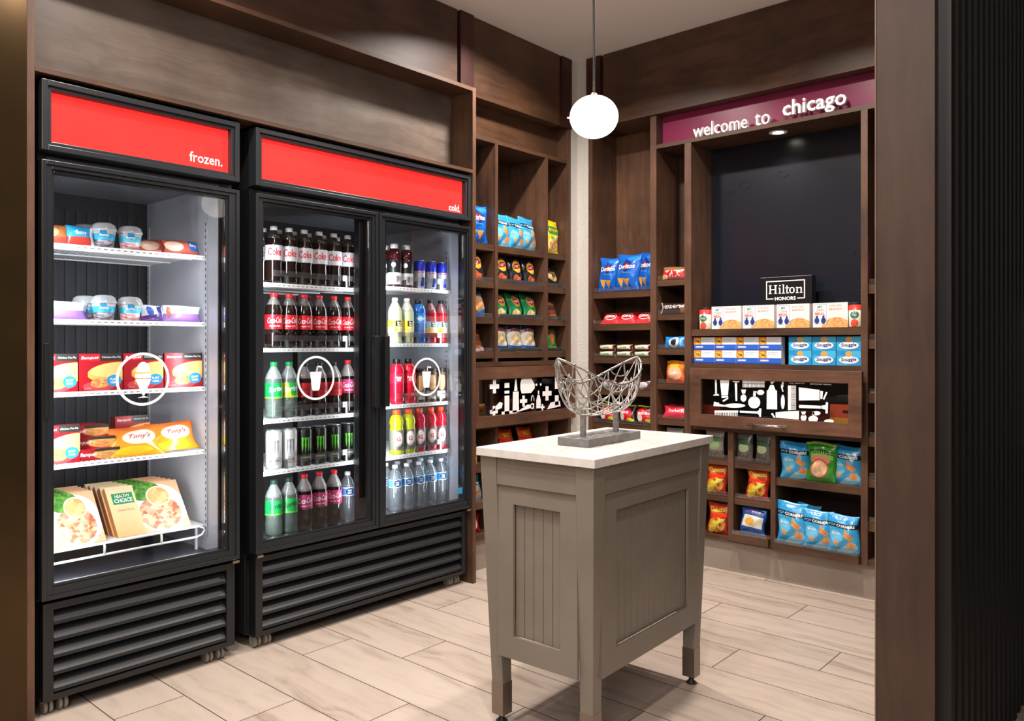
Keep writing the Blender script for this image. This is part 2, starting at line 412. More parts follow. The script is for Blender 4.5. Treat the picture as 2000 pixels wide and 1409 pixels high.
# ---- flip-up front with sundries, left
FY = wood(1, '#442c20', '#7a5540'); FX = wood(0, '#442c20', '#7a5540')
def frame(mb, a0, a1, z0, z1, wa0, wa1, wz0, wz1, d0, d1, mat, ax, matv=None):
    """rectangular frame with an opening; ax 'y' spans y at depth x, ax 'x' spans x at depth y"""
    def b(p, q, r, s_, m):
        if ax == 'y': mb.box(d0, d1, p, q, r, s_, m)
        else: mb.box(p, q, d0, d1, r, s_, m)
    b(a0, wa0, z0, z1, matv or mat); b(wa1, a1, z0, z1, matv or mat); b(wa0, wa1, z0, wz0, mat); b(wa0, wa1, wz1, z1, mat); return mb
fr = frame(MB(), 2.835, 3.733, .743, 1.053, 2.914, 3.669, .802, .99, -2.815, -2.79, FY, 'y', FY).build('flip_door', U, bevel=.0015)
gp = MB().box(-2.803, -2.80, 2.9145, 3.6685, .8025, .9895, DGLASS).build('glass', fr)
pb('box_side', U, Z, -3.10, -2.82, 2.8205, 2.84, .746, 1.0555, mat=LZ); pb('box_side', U, Z, -3.10, -2.82, 3.685, 3.7025, .746, 1.0555, mat=LZ)
pb('tray_liner', U, Z, -3.09, -2.825, 2.845, 3.68, .7462, .805, mat=flat('#6f8f8a', .5))
MATD = PRINTW
def fnA(a, z, d=-2.7995): return (d, a, z)
def cross(mb, cx, cz, r, fn, w=.33):
    k = r*w
    mb.prism([(cx-k, cz-r), (cx+k, cz-r), (cx+k, cz+r), (cx-k, cz+r)], 0, 1, MATD, fn); mb.prism([(cx-r, cz-k), (cx-k, cz-k), (cx-k, cz+k), (cx-r, cz+k)], 0, 1, MATD, fn)
    mb.prism([(cx+k, cz-k), (cx+r, cz-k), (cx+r, cz+k), (cx+k, cz+k)], 0, 1, MATD, fn)
def ell(cx, cz, rx, rz, n=18): return [(cx+rx*math.cos(2*PI*i/n), cz+rz*math.sin(2*PI*i/n)) for i in range(n)]
FA = lambda a, z, k: (-2.7997+.0006*k, a, z)
# crop pixels of the photo's print are expressed in glass coordinates (0..1 across, 0..1 up)
def ga(u, v): return (2.914+u*.755, .802+v*.188)
def poly(mb, pts, g, F): mb.prism([g(*p) for p in pts], 0, 1, MATD, F)
d = MB()
def crs(u, v, r):
    a, z = ga(u, v); cross(d, a, z, r, FA)
crs(.165, .80, .036); crs(.16, .10, .03); crs(.475, .33, .030); crs(.745, .50, .040); crs(.69, .10, .018)
for q in ([(.355, .02), (.425, .02), (.42, .62), (.36, .62)], [(.372, .64), (.408, .64), (.395, .98), (.385, .98)],      # tube with nozzle
          [(.455, .55), (.56, .55), (.60, .68), (.60, .80), (.56, .98), (.455, .98), (.44, .85), (.44, .68)],               # wide jar
          [(.62, .08), (.67, .08), (.67, .32), (.655, .48), (.635, .48), (.62, .32)], [(.638, .5), (.652, .5), (.652, .6), (.638, .6)],
          [(.27, .0), (.32, .0), (.32, .52), (.27, .52)], [(.27, .58), (.32, .58), (.32, .66), (.27, .66)], [(.27, .74), (.32, .74), (.32, .88), (.27, .88)],
          [(.56, .08), (.592, .08), (.592, .24), (.56, .24)], [(.13, .10), (.24, .18), (.25, .32), (.22, .36)],
          [(.40, .02), (.58, .12), (.58, .20), (.52, .22)], [(.745, .02), (.91, .08), (.90, .24), (.79, .22)],
          [(.84, .12), (.885, .12), (.885, .42), (.84, .42)], [(.84, .62), (.885, .62), (.885, .98), (.84, .98)], [(.24, -.0), (.40, .0), (.40, .08), (.24, .08)]):
    poly(d, q, ga, FA)
d.tube([(-2.7985, *ga(.576+.016*math.cos(x), .30+.17*math.sin(x))) for x in [PI*i/10 for i in range(11)]], .0018, MATD, 6)
for u in (.62, .67): 
    d.prism([(p[0], p[1]) for p in ell(*ga(u, .78), .007, .007)], 0, 1, MATD, FA)
d.build('window_print', gp)
# ---- right unit, faces -y
V = empty('shelf_unit', label='dark wood back wall shelving around the navy panel under the chicago sign', cat='shelf unit')
BF = 3.79
for a, b in ((-2.7375, -2.711), (-2.319, -2.28), (-2.107, -2.068), (-1.20, -1.17), (-.635, -.6135)):
    z1 = 2.4365 if a < -2.25 or a > -.7 else 2.2495
    pb('side_panel', V, Z, a, b, BF, 4.04, .155, z1, mat=LZ)
for a, b in ((-2.711, -2.319), (-2.28, -.635)):
    pb('back_panel', V, Z, a+.0003, b-.0003, 4.0405, 4.055, .155, 2.4365, mat=wood(2, '#4a3224', '#7a573f', .5) if a < -2.5 else WZ)
    pb('base_board', V, Z, a+.0003, b-.0003, BF, 4.04, .155, .165, mat=LX) if a < -2.5 else None
pb('sign_ledge', V, Z, -2.2797, -.6353, BF, 4.04, 2.25, 2.2715, mat=LX)
sp_ = pb('sign_panel', V, Z, -2.2795, -.6355, 3.855, 3.87, 2.272, 2.4365, mat=flat('#86264f', .3))
nv = NT('navy panel with faint outlines'); co = nv.n('ShaderNodeTexCoord').outputs['Object']
vo = nv.n('ShaderNodeTexVoronoi', feature='DISTANCE_TO_EDGE'); nv.set(vo.inputs['Vector'], co); vo.inputs['Scale'].default_value = 5
nv.bsdf(nv.mix(nv.math('LESS_THAN', vo.outputs['Distance'], .0), C('#141823'), C('#1b2230')), .3, spec=.5)
pb('navy_panel', V, Z, -2.0675, -1.2005, 4.02, 4.04, 1.2535, 2.2495, mat=nv.m)
ol = MB()
for (x, z, r) in [(-1.87, 2.03, .035), (-1.66, 2.06, .03), (-1.95, 2.0, .02), (-1.27, 1.62, .035), (-1.25, 1.52, .035), (-1.29, 1.43, .02), (-1.98, 1.85, .02)]:
    ol.tube([(x+r*math.cos(2*PI*i/12), 4.019, z+.5*r*math.sin(2*PI*i/12)) for i in range(12)], .0009, flat('#0c0f16', .4), 4, closed=True)
ol.build('outline_print', V)
pb('shelf', V, Z, -2.0677, -1.2003, 3.795, 4.04, 1.217, 1.253, mat=LX); pb('shelf', V, Z, -2.0677, -1.2003, 3.795, 4.04, 1.05, 1.073, mat=LX)
def baysB(a, b, zs, th, lip=True):
    for z in zs:
        sh = pb('shelf', V, Z, a+.0003, b-.0003, 3.80, 4.04, z-th, z, mat=LX)
        if lip: lipB(sh, a, b, z)
B1 = (-2.711, -2.319); B2 = (-2.28, -2.107); B4 = (-1.17, -.635)
baysB(*B1, (1.478, 1.29, 1.10, .918, .72, .54, .36), .037); baysB(*B2, (1.527, 1.34, 1.15, .96, .766, .57, .38), .034); baysB(*B4, (1.45, 1.197, .948, .749, .562, .36), .045)
pb('shelf', V, Z, -2.2797, -2.1073, 3.795, 4.04, .155, .185, mat=LX); pb('shelf', V, Z, -1.1697, -.6353, 3.795, 4.04, .155, .185, mat=LX)
# lower bays of the wide section
pb('middle_board', V, Z, -2.0677, -1.2003, 3.795, 4.04, .722, .7425, mat=LX)
for a, b in ((-1.857, -1.827), (-1.63, -1.605)): pb('divider', V, Z, a, b, BF, 4.04, .1655, .7215, mat=LZ)
pb('base_board', V, Z, -2.0677, -1.2003, 3.795, 4.04, .155, .165, mat=LX)
BL, BM, BR = (-2.068, -1.857), (-1.827, -1.63), (-1.605, -1.20)
baysB(*BL, (.578, .388), .032); baysB(*BM, (.575, .388), .036); baysB(*BR, (.512,), .036, False)
pb('shelf', V, Z, -2.0677, -1.8573, 3.80, 4.04, .1655, .178, mat=LX)
for (a, b, z) in ((-1.8265, -1.6305, .207), (-1.6045, -1.2005, .2)):
    tr = pb('pull_out_tray', V, Z, a, b, 3.76, 4.03, z-.038, z, mat=LX); lipB(tr, a, b, z, 3.762)
# flip-up front, right
fr = frame(MB(), -2.05, -1.18, .745, 1.0495, -1.985, -1.24, .809, .992, 3.74, 3.765, FX, 'x', FX).build('flip_door', V, bevel=.0015)
gp = MB().box(-1.9845, -1.2405, 3.751, 3.754, .8095, .9915, DGLASS).build('glass', fr)
h = MB(); h.tube([(-1.72, 3.725, .774), (-1.52, 3.725, .774)], .006, CHROME, 10); h.box(-1.70, -1.69, 3.72, 3.7395, .769, .779, CHROME); h.box(-1.55, -1.54, 3.72, 3.7395, .769, .779, CHROME)
h.build('handle', fr)
pb('box_side', V, Z, -2.0677, -2.055, 3.768, 4.04, .743, 1.0495, mat=LZ); pb('box_side', V, Z, -1.213, -1.2003, 3.768, 4.04, .743, 1.0495, mat=LZ)
pb('tray_liner', V, Z, -2.04, -1.22, 3.775, 4.03, .7432, .80, mat=flat('#1b2440', .5))
pb('tray_back', V, Z, -2.05, -1.218, 4.0, 4.01, .80, 1.04, mat=flat('#2b2724', .5))
FB = lambda a, z, k: (a, 3.7505-.0008*k, z)
def gb(px, py):   # print read off as 0..2000 by 0..1053 crop
    X = 1340+px/5.263; Yp = 700+py/5.263
    rx = -.66106+.75034*(X-1000)/FPX; ry = .75034+.66106*(X-1000)/FPX; k = 3.75/ry
    return (rx*k, CAMH+(HY-Yp)/FPX*k)
d = MB()
def comb(x0, y0, x1, y1, n, vert):
    if vert:
        poly(d, [(x0, y0), (x0, y1), (x0+(x1-x0)*.35, y1), (x0+(x1-x0)*.35, y0)], gb, FB)
        for i in range(n):
            ya = y0+(y1-y0)*(i+.1)/n; poly(d, [(x0+(x1-x0)*.35, ya), (x0+(x1-x0)*.35, ya+(y1-y0)*.5/n), (x1, ya+(y1-y0)*.5/n), (x1, ya)], gb, FB)
    else:
        poly(d, [(x0, y0), (x0, y0+(y1-y0)*.35), (x1, y0+(y1-y0)*.35), (x1, y0)], gb, FB)
        for i in range(n):
            xa = x0+(x1-x0)*(i+.1)/n; poly(d, [(xa, y0+(y1-y0)*.35), (xa, y1), (xa+(x1-x0)*.5/n, y1), (xa+(x1-x0)*.5/n, y0+(y1-y0)*.35)], gb, FB)
comb(580, 228, 810, 300, 17, 0); comb(293, 538, 535, 598, 14, 0); comb(1047, 280, 1130, 535, 22, 1)
def pe(cx, cy, rx, ry): poly(d, [(cx+rx*math.cos(-x), cy-ry*math.sin(-x)) for x in [2*PI*i/20 for i in range(20)]], gb, FB)
for q in ([(296, 220), (300, 370), (316, 370), (314, 220)], [(275, 385), (340, 385), (330, 368), (300, 365)],
          [(348, 222), (364, 382), (430, 382), (443, 222)], [(364, 388), (366, 410), (432, 404), (430, 388)], [(372, 436), (384, 450), (436, 416), (428, 404)],
          [(472, 236), (500, 250), (540, 250), (552, 236)], [(500, 252), (508, 440), (526, 440), (524, 252)],
          [(566, 322), (576, 365), (606, 365), (616, 322)], [(690, 340), (690, 400), (716, 400), (716, 350)], [(690, 336), (690, 350), (740, 352), (740, 342)],
          [(866, 236), (872, 262), (890, 262), (914, 236)], [(865, 275), (842, 330), (920, 330), (898, 275)], [(830, 332), (828, 524), (936, 526), (934, 332)],
          [(985, 240), (985, 300), (998, 300), (1005, 245)], [(976, 260), (976, 300), (990, 345), (1002, 345), (990, 300)],
          [(1158, 300), (1160, 434), (1372, 432), (1372, 326)], [(1380, 336), (1380, 420), (1400, 418), (1408, 338)], [(1404, 420), (1420, 428), (1454, 352), (1438, 346)],
          [(1436, 452), (1432, 568), (1456, 568), (1460, 454)], [(1385, 490), (1385, 516), (1434, 530), (1434, 480)],
          [(1005, 548), (920, 556), (920, 612), (1160, 632), (1160, 542)], [(872, 570), (904, 616), (916, 608), (890, 562)],
          [(1182, 548), (1196, 590), (1220, 590), (1232, 548)], [(1300, 550), (1296, 585), (1320, 590), (1318, 555)],
          [(552, 540), (552, 560), (735, 570), (735, 548)], [(735, 545), (735, 570), (752, 590), (752, 530)], [(752, 515), (750, 600), (770, 604), (774, 518)],
          [(284, 462), (282, 492), (400, 500), (400, 482)], [(286, 448), (286, 464), (340, 470), (340, 458)]):
    poly(d, q, gb, FB)
for e in ((590, 410, 30, 38), (700, 455, 62, 62), (765, 352, 38, 26), (994, 450, 20, 75), (500, 488, 108, 22), (1208, 612, 30, 34), (1306, 625, 50, 34), (1340, 566, 42, 22), (1468, 650, 50, 22)): pe(*e)
poly(d, [(1164, 480), (1158, 495), (1164, 512), (1390, 520), (1390, 490)], gb, FB)
d.text('your stock for', lambda u, v: (u, 3.7497, v), *[(gb(1140, 258)[0]), gb(1140, 258)[1]], .075, .0085, MATD)
d.text('personal items.', lambda u, v: (u, 3.7497, v), *[(gb(1385, 268)[0]), gb(1385, 268)[1]], .10, .0095, MATD, bold=.02)
d.build('window_print', gp)
# ---- standing sign letters
for (txt, x0, x1, h, bold, lb, zc) in (('welcome', -2.063, -1.757, .0725, 0, 'light white plastic letters reading welcome on the sign ledge', .0362), ('to', -1.718, -1.639, .062, 0, 'white plastic letters reading to, beside the word welcome', .031),
                                ('chicago', -1.574, -1.268, .098, .016, 'bold white plastic letters reading chicago on the sign ledge', .030)):
    m = MB(); w = x1-x0; zb = 2.2722
    m.text(txt, lambda u, v: (u, -.011, v), 0, 0, w, h, PRINTW, bold=bold, depth=lambda u, v: (u, .011, v))
    m.text(txt, lambda u, v: (u, .011, v), 0, 0, w, h, PRINTW, bold=bold)
    rt = empty('sign_letters', ((x0+x1)/2, 3.812, zb), label=lb, cat='sign')
    m.build('lettering', rt, (0, 0, zc+.001 if txt != 'chicago' else .0495)); MB().box(-w/2-.02, w/2+.03, -.008, .014, 0, .0015, ACR).build('base_strip', rt)
# recessed light over the navy panel
t = empty('downlight', (-1.637, 3.9, 2.2495), label='small round recessed light above the navy panel', cat='light')
MB().lathe([(.045, -.003), (.045, 0), (.03, 0)], PRINTW, 24).build('trim_ring', t); MB().lathe([(.0, -.0032), (.028, -.0032)], emit('#fff2e0', 9), 24).build('lens', t)
# ------------------------------------------------------------------ fridges
XF = -2.71
def fridge(name, label, y0, y1, xb, bays, zs, sign, glow, decals, cat='fridge', yin=None):
    R_ = empty(name, (-3.1, (y0+y1)/2, 0), label=label, cat=cat); off = (-3.1, (y0+y1)/2, 0)
    def P(nm, par, *a, mat=None, bevel=0, **k): return pb(nm, par, off, *a, mat=mat, bevel=bevel, **k)
    m = MB()
    def bb(x0, x1, a, b, z0, z1, mat): m.box(x0-off[0], x1-off[0], a-off[1], b-off[1], z0, z1, mat)
    yi0, yi1 = yin
    bb(-3.45, -2.765, y0+.004, yi0-.0, .36, 1.77, BLK); bb(-3.45, -2.765, yi1, y1-.004, .36, 1.77, BLK)      # sides
    bb(-3.45, -3.37, yi0, yi1, .36, 1.77, BLK); bb(-3.45, -2.765, yi0, yi1, .36, .385, BLK); bb(-3.45, -2.765, y0+.004, y1-.004, 1.77, 1.995, DKIN); bb(-3.45, -2.80, y0+.004, y1-.004, .045, .36, DKIN)
    m.build('cabinet_body', R_)
    m = MB()
    bb(-3.37, -3.362, yi0, yi1, .386, 1.769, LINERD if decals == 'cone' else flat('#16181c', .5)); bb(-3.3615, -2.772, yi0, yi0+.003, .386, 1.769, LINER if decals == 'cone' else flat('#16181c', .5)); bb(-3.3615, -2.772, yi1-.003, yi1, .386, 1.769, LINER)
    bb(-3.3615, -2.772, yi0+.003, yi1-.003, 1.762, 1.769, flat('#65686f', .5)); bb(-3.3615, -2.772, yi0+.003, yi1-.003, .386, .392, flat('#3e4150', .3))
    if decals == 'cone':
        for k in range(14): bb(-3.3618, -3.357, yi0+.02+k*.04, yi0+.032+k*.04, .42, 1.70, flat('#33363d', .5))
    m.build('liner', R_)
    # slotted shelf standards
    for (x, yy) in ((-2.85, yi1-.006), (-3.34, yi1-.006)):
        m = MB(); bb(x-.008, x+.008, yy-.003, yy+.0028, .45, 1.66, LINER)
        for k in range(48): bb(x-.0025, x+.0025, yy-.0034, yy-.0029, .47+k*.0245, .482+k*.0245, BLK)
        m.build('shelf_standard', R_)
    for i, b in enumerate(bays[:-1]):                                   # mullion between door openings
        P('mullion', R_, -2.80, -2.766, b['o'][1], bays[i+1]['o'][0], .386, 1.762, mat=BLK)
        P('centre_post', R_, -3.36, -3.33, (b['o'][1]+bays[i+1]['o'][0])/2-.01, (b['o'][1]+bays[i+1]['o'][0])/2+.01, .42, 1.66, mat=LINERD)
    # light box
    z0, z1 = 1.777, 1.998
    m = MB()
    def FRM(a0, a1, c0, c1, w, x0, x1, mat):
        frame(m, a0-off[1], a1-off[1], c0, c1, a0+w-off[1], a1-w-off[1], c0+w, c1-w, x0-off[0], x1-off[0], mat, 'y')
    FRM(y0, y1, z0, z1, .018, -2.765, XF, CHAR); FRM(y0+.018, y1-.018, z0+.018, z1-.018, .012, -2.765, XF-.008, CHAR)
    lb = m.build('light_box', R_, bevel=.002)
    sg = P('sign_panel', lb, -2.765, -2.742, y0+.0305, y1-.0305, z0+.0305, z1-.0305, mat=glow)
    m = MB(); tx, ta, tb, th, tz = sign
    m.text(tx, lambda u, v: (-2.7414-off[0], u-off[1], v), (ta+tb)/2, tz, tb-ta, th, PRINTW, bold=.012); m.build('lettering', sg)
    # base grille
    m = MB(); gz0, gz1 = .05, .335; gw = .03
    frame(m, y0+.01-off[1], y1-.01-off[1], gz0, gz1+.022, y0+.01+gw-off[1], y1-.012-gw-off[1], gz0+.018, gz1, -2.77-off[0], XF-.02-off[0], BLK, 'y')
    m.box(-2.795-off[0], -2.79-off[0], y0+.01-off[1], y1-.01-off[1], gz0, gz1, DKIN)
    n = 5; ph = (gz1-gz0-.02)/n
    for k in range(n):
        zb = gz0+.02+k*ph; a, b = y0+.042-off[1], y1-.044-off[1]
        m.prism([(-.058, zb+ph*.95), (-.022, zb+ph*.28), (-.022, zb+.004), (-.026, zb+.004), (-.026, zb+ph*.24), (-.062, zb+ph*.93)], a, b, LOUV, lambda p, q, tt: (XF+p-off[0], tt, q))
    m.build('base_grille', R_)
    for yy in (y0+.055, y1-.075):
        c = MB(); c.box(-2.80-off[0], -2.74-off[0], yy-.045-off[1], yy+.045-off[1], .0465, .0495, STEEL)
        for q in (-.03, -.014, .014, .03): 
            p = Vector((-2.772-off[0], yy+q-off[1], .0232)); c.tube([p-Vector((0, .005, 0)), p+Vector((0, .005, 0))], .0232, flat('#8b857b', .5), 14)
        c.build('caster', R_)
    for yy in (y0+.06, y1-.06): P('caster', R_, -3.42, -3.37, yy-.02, yy+.02, 0, .044, mat=BLK)
    # shelves with price rails
    for bi, b in enumerate(bays):
        s0, s1 = b['s']
        for z in zs[bi]:
            x1 = b['x']; sh = MB(); sh.box(x1-.012-off[0], x1-.002-off[0], s0-off[1], s1-off[1], z-.012, z-.003, WIRE)
            k = 0
            nw = int((s1-s0)/.017)
            for j in range(nw+1):
                yy = s0+.004+(s1-s0-.008)*j/nw; sh.box(-3.34-off[0], x1-.012-off[0], yy-.0012-off[1], yy+.0012-off[1], z-.004, z-.0005, WIRE)
            for xx in (-3.33, -3.15, -2.97): sh.box(xx-off[0], xx+.004-off[0], s0-off[1], s1-off[1], z-.009, z-.0041, WIRE)
            so = sh.build('wire_shelf', R_)
            rl = MB(); rl.box(x1-.0018-off[0], x1-off[0], s0-off[1], s1-off[1], z-.016, z+.0, emit_white)
            for j in range(int((s1-s0)/.022)): 
                yy = s0+.006+j*.022; rl.box(x1-off[0], x1+.0003-off[0], yy-off[1], yy+.011-off[1], z-.010, z-.007, flat('#777a7d'))
            rl.build('price_rail', so)
            if b.get('lanes'):
                la = MB()
                for yy in b['lanes']:
                    w = b['lw']; la.box(x1-.004-off[0], x1-.0025-off[0], yy-w/2+.006-off[1], yy+w/2-.006-off[1], z+.028, z+.052, ACR)
                    la.box(x1-.10-off[0], x1-.004-off[0], yy+w/2-.0012-off[1], yy+w/2+.0004-off[1], z+.0005, z+.035, ACR)
                    la.box(x1-.004-off[0], x1-.0025-off[0], yy+w/2-.006-off[1], yy+w/2+.006-off[1], z+.0005, z+.052, ACR)
                la.build('lane_divider', so)
    # doors
    for bi, b in enumerate(bays):
        a0, a1 = b['d']; g0, g1 = b['g']; zb, zt = .372, 1.747
        m = MB(); F0 = lambda p0, p1, q0, q1, r0, r1, s0, s1, x0, x1: frame(m, p0-off[1], p1-off[1], q0, q1, r0-off[1], r1-off[1], s0, s1, x0-off[0], x1-off[0], BLK2, 'y')
        F0(a0, a1, zb, zt, a0+.014, a1-.014, zb+.014, zt-.014, -2.762, XF)
        F0(a0+.014, a1-.014, zb+.014, zt-.014, g0-.008, g1+.008, .408, 1.721, -2.762, XF-.005)
        F0(g0-.008, g1+.008, .408, 1.721, g0, g1, .418, 1.711, -2.758, XF-.014)
        dr = m.build('door', R_, bevel=.0015)
        gl = P('glass_pane', dr, -2.737, -2.733, g0+.0003, g1-.0003, .4183, 1.7107, mat=DGLASS)
        cy, cz, r = b['decal']; e = MB(); X = -2.7323-off[0]
        N = 40
        def ring(r0, r1):
            i0 = e.add([(X, cy-off[1]+r0*math.cos(2*PI*i/N), cz+r0*math.sin(2*PI*i/N)) for i in range(N)]); i1 = e.add([(X, cy-off[1]+r1*math.cos(2*PI*i/N), cz+r1*math.sin(2*PI*i/N)) for i in range(N)])
            for i in range(N): e.face((i0+i, i1+i, i1+(i+1) % N, i0+(i+1) % N), PRINTW)
        ring(r*.90, r)
        def pg(pts): e.face(tuple(range(e.add([(X, cy-off[1]+p*r, cz+q*r) for p, q in pts]), len(e.v))), PRINTW)
        if decals == 'cone':
            pg([(-.29, -.0), (-.02, -.62), (.04, -.62), (.30, .0)]); pg([(-.22, -.70), (.22, -.70), (.04, -.64), (-.02, -.64)])
            pg([(-.30, .05)]+[(.0+.30*math.cos(x), .05+.02*math.sin(x)) for x in (PI*1.3, PI*1.7)]+[(.30, .05), (.28, .20), (-.29, .20)])
            pg([(.26*math.cos(x), .27+.38*math.sin(x)) for x in [PI*i/14 for i in range(15)]]+[(-.28, .24)][:0])
        else:
            pg([(-.32, .28), (-.22, -.52), (-.17, -.57), (.13, -.57), (.18, -.52), (.30, .28)]); pg([(.0, .30), (.05, .56), (.10, .56), (.06, .30)]); pg([(.05, .50), (.05, .57), (.32, .52), (.30, .45)])
        e.build('window_print', gl)
        if b.get('h'):
            hy = b['h']; P('handle', dr, XF+.0003, XF+.026, hy-.013, hy+.013, .90, 1.21, mat=BLK, bevel=.004)
        if decals == 'cone': P('handle', dr, XF-.004, XF+.004, .8805, .8925, .94, 1.175, mat=BLK, bevel=.001)
        if b['d'][1] > 2.7: tag(P('sticker', gl, -2.7327, -2.7324, 2.705, 2.735, .445, .475, mat=flat('#2f8fc4', .4)), 'small bright blue sticker')
        P('hinge', R_, -2.745, XF+.004, (a1-.03 if b['hs'] else a0+.004), (a1-.004 if b['hs'] else a0+.03), .3595, .3685, mat=STEEL)
    return R_
LOUV = flat('#191b1f', .5)
emit_white = flat('#f4f4f2', .4)
def redglow():
    t = NT('backlit red acrylic'); co = t.n('ShaderNodeTexCoord').outputs['Object']
    mp = t.vec('MULTIPLY', co, (1, 2.0, 3)); g = t.noise(mp, 1.6, 1, .4)
    b = t.bsdf(C('#d8231f'), .3, Emission_Color=t.mix(g, C('#ff2b28'), C('#ff3f3b')), Emission_Strength=.62)
    return t.m
RED = redglow()
lan = lambda ys: ys
DLY = [1.781, 1.853, 1.926, 2.001, 2.076, 2.15]; DRY = [2.418, 2.491, 2.566, 2.641, 2.712]
fridge('glass_door_freezer', 'single black glass door freezer with red sign reading frozen', .8735, 1.541, 0,
       [dict(o=(.91, 1.49), s=(.912, 1.484), x=-2.86, d=(.8735, 1.541), g=(.913, 1.493), decal=(1.194, 1.053, .091), hs=1)],
       [[1.508, 1.256, 1.012, .773]], ('frozen.', 1.362, 1.488, .037, 1.848), RED, 'cone', cat='freezer', yin=(.905, 1.488))
fridge('glass_door_fridge', 'two door black glass drinks fridge with red sign reading cold', 1.607, 2.7725, 0,
       [dict(o=(1.65, 2.135), s=(1.655, 2.20), x=-2.82, d=(1.607, 2.1985), g=(1.648, 2.162), decal=(1.892, 1.035, .090), h=2.17, lanes=DLY, lw=.0745, hs=0),
        dict(o=(2.285, 2.745), s=(2.205, 2.741), x=-2.82, d=(2.2045, 2.7725), g=(2.247, 2.742), decal=(2.50, 1.021, .089), h=2.228, lanes=DRY, lw=.0735, hs=1)],
       [[1.42, 1.157, .870, .662], [1.44, 1.177, .892, .656]], ('cold.', 2.652, 2.728, .033, 1.834), RED, 'cup', yin=(1.645, 2.748))
# bottom wire basket shelf of the freezer
t = empty('wire_basket', (-2.86, 1.2, .49), label='white wire front shelf under the leaning meal boxes', cat='basket')
m = MB(); m.box(-.46, 0, -.285, .28, -.006, -.001, WIRE)
m.tube([(.004, -.285, -.004), (.004, .255, -.004), (.008, .272, -.012), (.008, .276, -.022), (.008, .266, -.036), (.008, .245, -.042), (.008, -.285, -.042)], .0042, WIRE, 8)
for yy in (-.085, .112): m.tube([(-.02, yy, -.004), (.003, yy, -.006), (.008, yy, -.014), (.008, yy, -.042)], .0042, WIRE, 8)
for yy in (-.27, .262):
    for xx in (-.44, -.03): m.box(xx-.004, xx+.004, yy-.004, yy+.004, -.0975, -.006, WIRE)
m.build('wire_frame', t)
# ------------------------------------------------------------------ island
T = empty('island_table', (-1.495, 2.142, 0), .0381, label='greige wooden island table with white quartz top and tapered legs', cat='table')
a, b, h = .4357/2, .749/2, .855
MB().box(-a, a, -b, b, h-.026, h, QUARTZ).build('table_top', T, bevel=.002)
for sx in (-1, 1):
    for sy in (-1, 1):
        lg = MB().taper((sx*(a-.053), sy*(b-.061)), (sx*(a-.040), sy*(b-.040)), .0215, .031, .12, h-.0265, GREIGE).build('leg', T, bevel=.0015)
        MB().taper((sx*(a-.0532), sy*(b-.0612)), (sx*(a-.053), sy*(b-.061)), .0222, .0225, .028, .1265, CAPM).build('leg_cap', lg)
        MB().lathe([(.017, 0), (.019, .004), (.009, .012), (.009, .0278)], flat('#2c2723', .4), 14, (sx*(a-.053), sy*(b-.061), 0)).build('levelling_foot', lg)
def side(L, depth, n, fn, c):
    m = MB(); q = lambda u0, u1, d0, d1, z0, z1: m.box(*fn(u0, u1, d0, d1), z0, z1, GREIGE)
    q(-L, L, -.014, -.002, .746, h-.0265)                        # apron rail, proud
    w = c
    q(-L, -w, -.018, -.008, .223, .7455); q(w, L, -.018, -.008, .223, .7455); q(-w, w, -.018, -.008, .223, .291); q(-w, w, -.018, -.008, .69, .7455)
    q(-w, w, -.030, -.022, .291, .69)
    for i in range(n):
        u = -w+2*w*i/n; q(u+.0016, u+2*w/n-.0016, -.022, -.0195, .2915, .6895)
    return m
ys = b-.017; xs = a-.017
side(a-.072, 0, 5, lambda u0, u1, d0, d1: (u0, u1, -ys-d1-.004, -ys-d0-.004), .0865).build('end_panel', T)
side(a-.072, 0, 5, lambda u0, u1, d0, d1: (-u1, -u0, ys+d0+.004, ys+d1+.004), .0865).build('end_panel', T)
side(b-.072, 0, 13, lambda u0, u1, d0, d1: (xs+d0+.004, xs+d1+.004, u0, u1), .228).build('side_panel', T)
side(b-.072, 0, 13, lambda u0, u1, d0, d1: (-xs-d1-.004, -xs-d0-.004, u0, u1), .228).build('side_panel', T)
# ------------------------------------------------------------------ wire bowl sculpture
S = empty('wire_sculpture', (-1.483, 2.118, h+.0003), .0381, label='silver open lattice boat shaped bowl on two posts and grey base', cat='sculpture')
MB().box(-.0585, .0585, -.157, .157, 0, .0255, SLATE).build('base_plate', S, bevel=.002)
for yy in (-.100, .095): MB().box(-.008, .008, yy-.0065, yy+.0065, .0257, .112, NICKEL).build('post', S, bevel=.001)
m = MB(); L = .235
def hull(s_, t_):            # s -1..1 along, t -1..1 around
    e = abs(s_); ww = .092*(1-e**2.2)**.8*(1-.12*(1-e)); zk = .088+.171*e**5+.012*e*e; zr = .188+.085*e**1.7
    an = t_*PI/2; x = ww*math.sin(an)
    z = zk+(zr-zk)*(1-math.cos(an)**.9 if abs(t_) < 1 else 1)
    y = s_*(L-.012*(1-abs(t_))*0)
    y = s_*L*(1-.10*(1-abs(t_))*(1 if e > .5 else e*2)*0)
    return Vector((x, y, z))
N = 40
for t_, r in ((-1, .0036), (1, .0036), (-.55, .002), (.55, .002), (0, .0028)):
    m.tube([hull(-1+2*i/N, t_) for i in range(N+1)], r, NICKEL, 7)
def diag(s0, d, r=.002, t0=-1, t1=1):
    pts = []
    for i in range(25):
        tt = t0+(t1-t0)*i/24; ss = s0+d*(tt-t0)/2
        if -.93 < ss < .93: pts.append(hull(ss, tt))
    if len(pts) > 3: m.tube(pts, r, NICKEL, 7)
for k in range(-8, 9):
    diag(k*.25-.6, 1.2); diag(k*.25+.6, -1.2)
for s0 in (-.86, -.62, .62, .86): diag(s0, .0, .003)
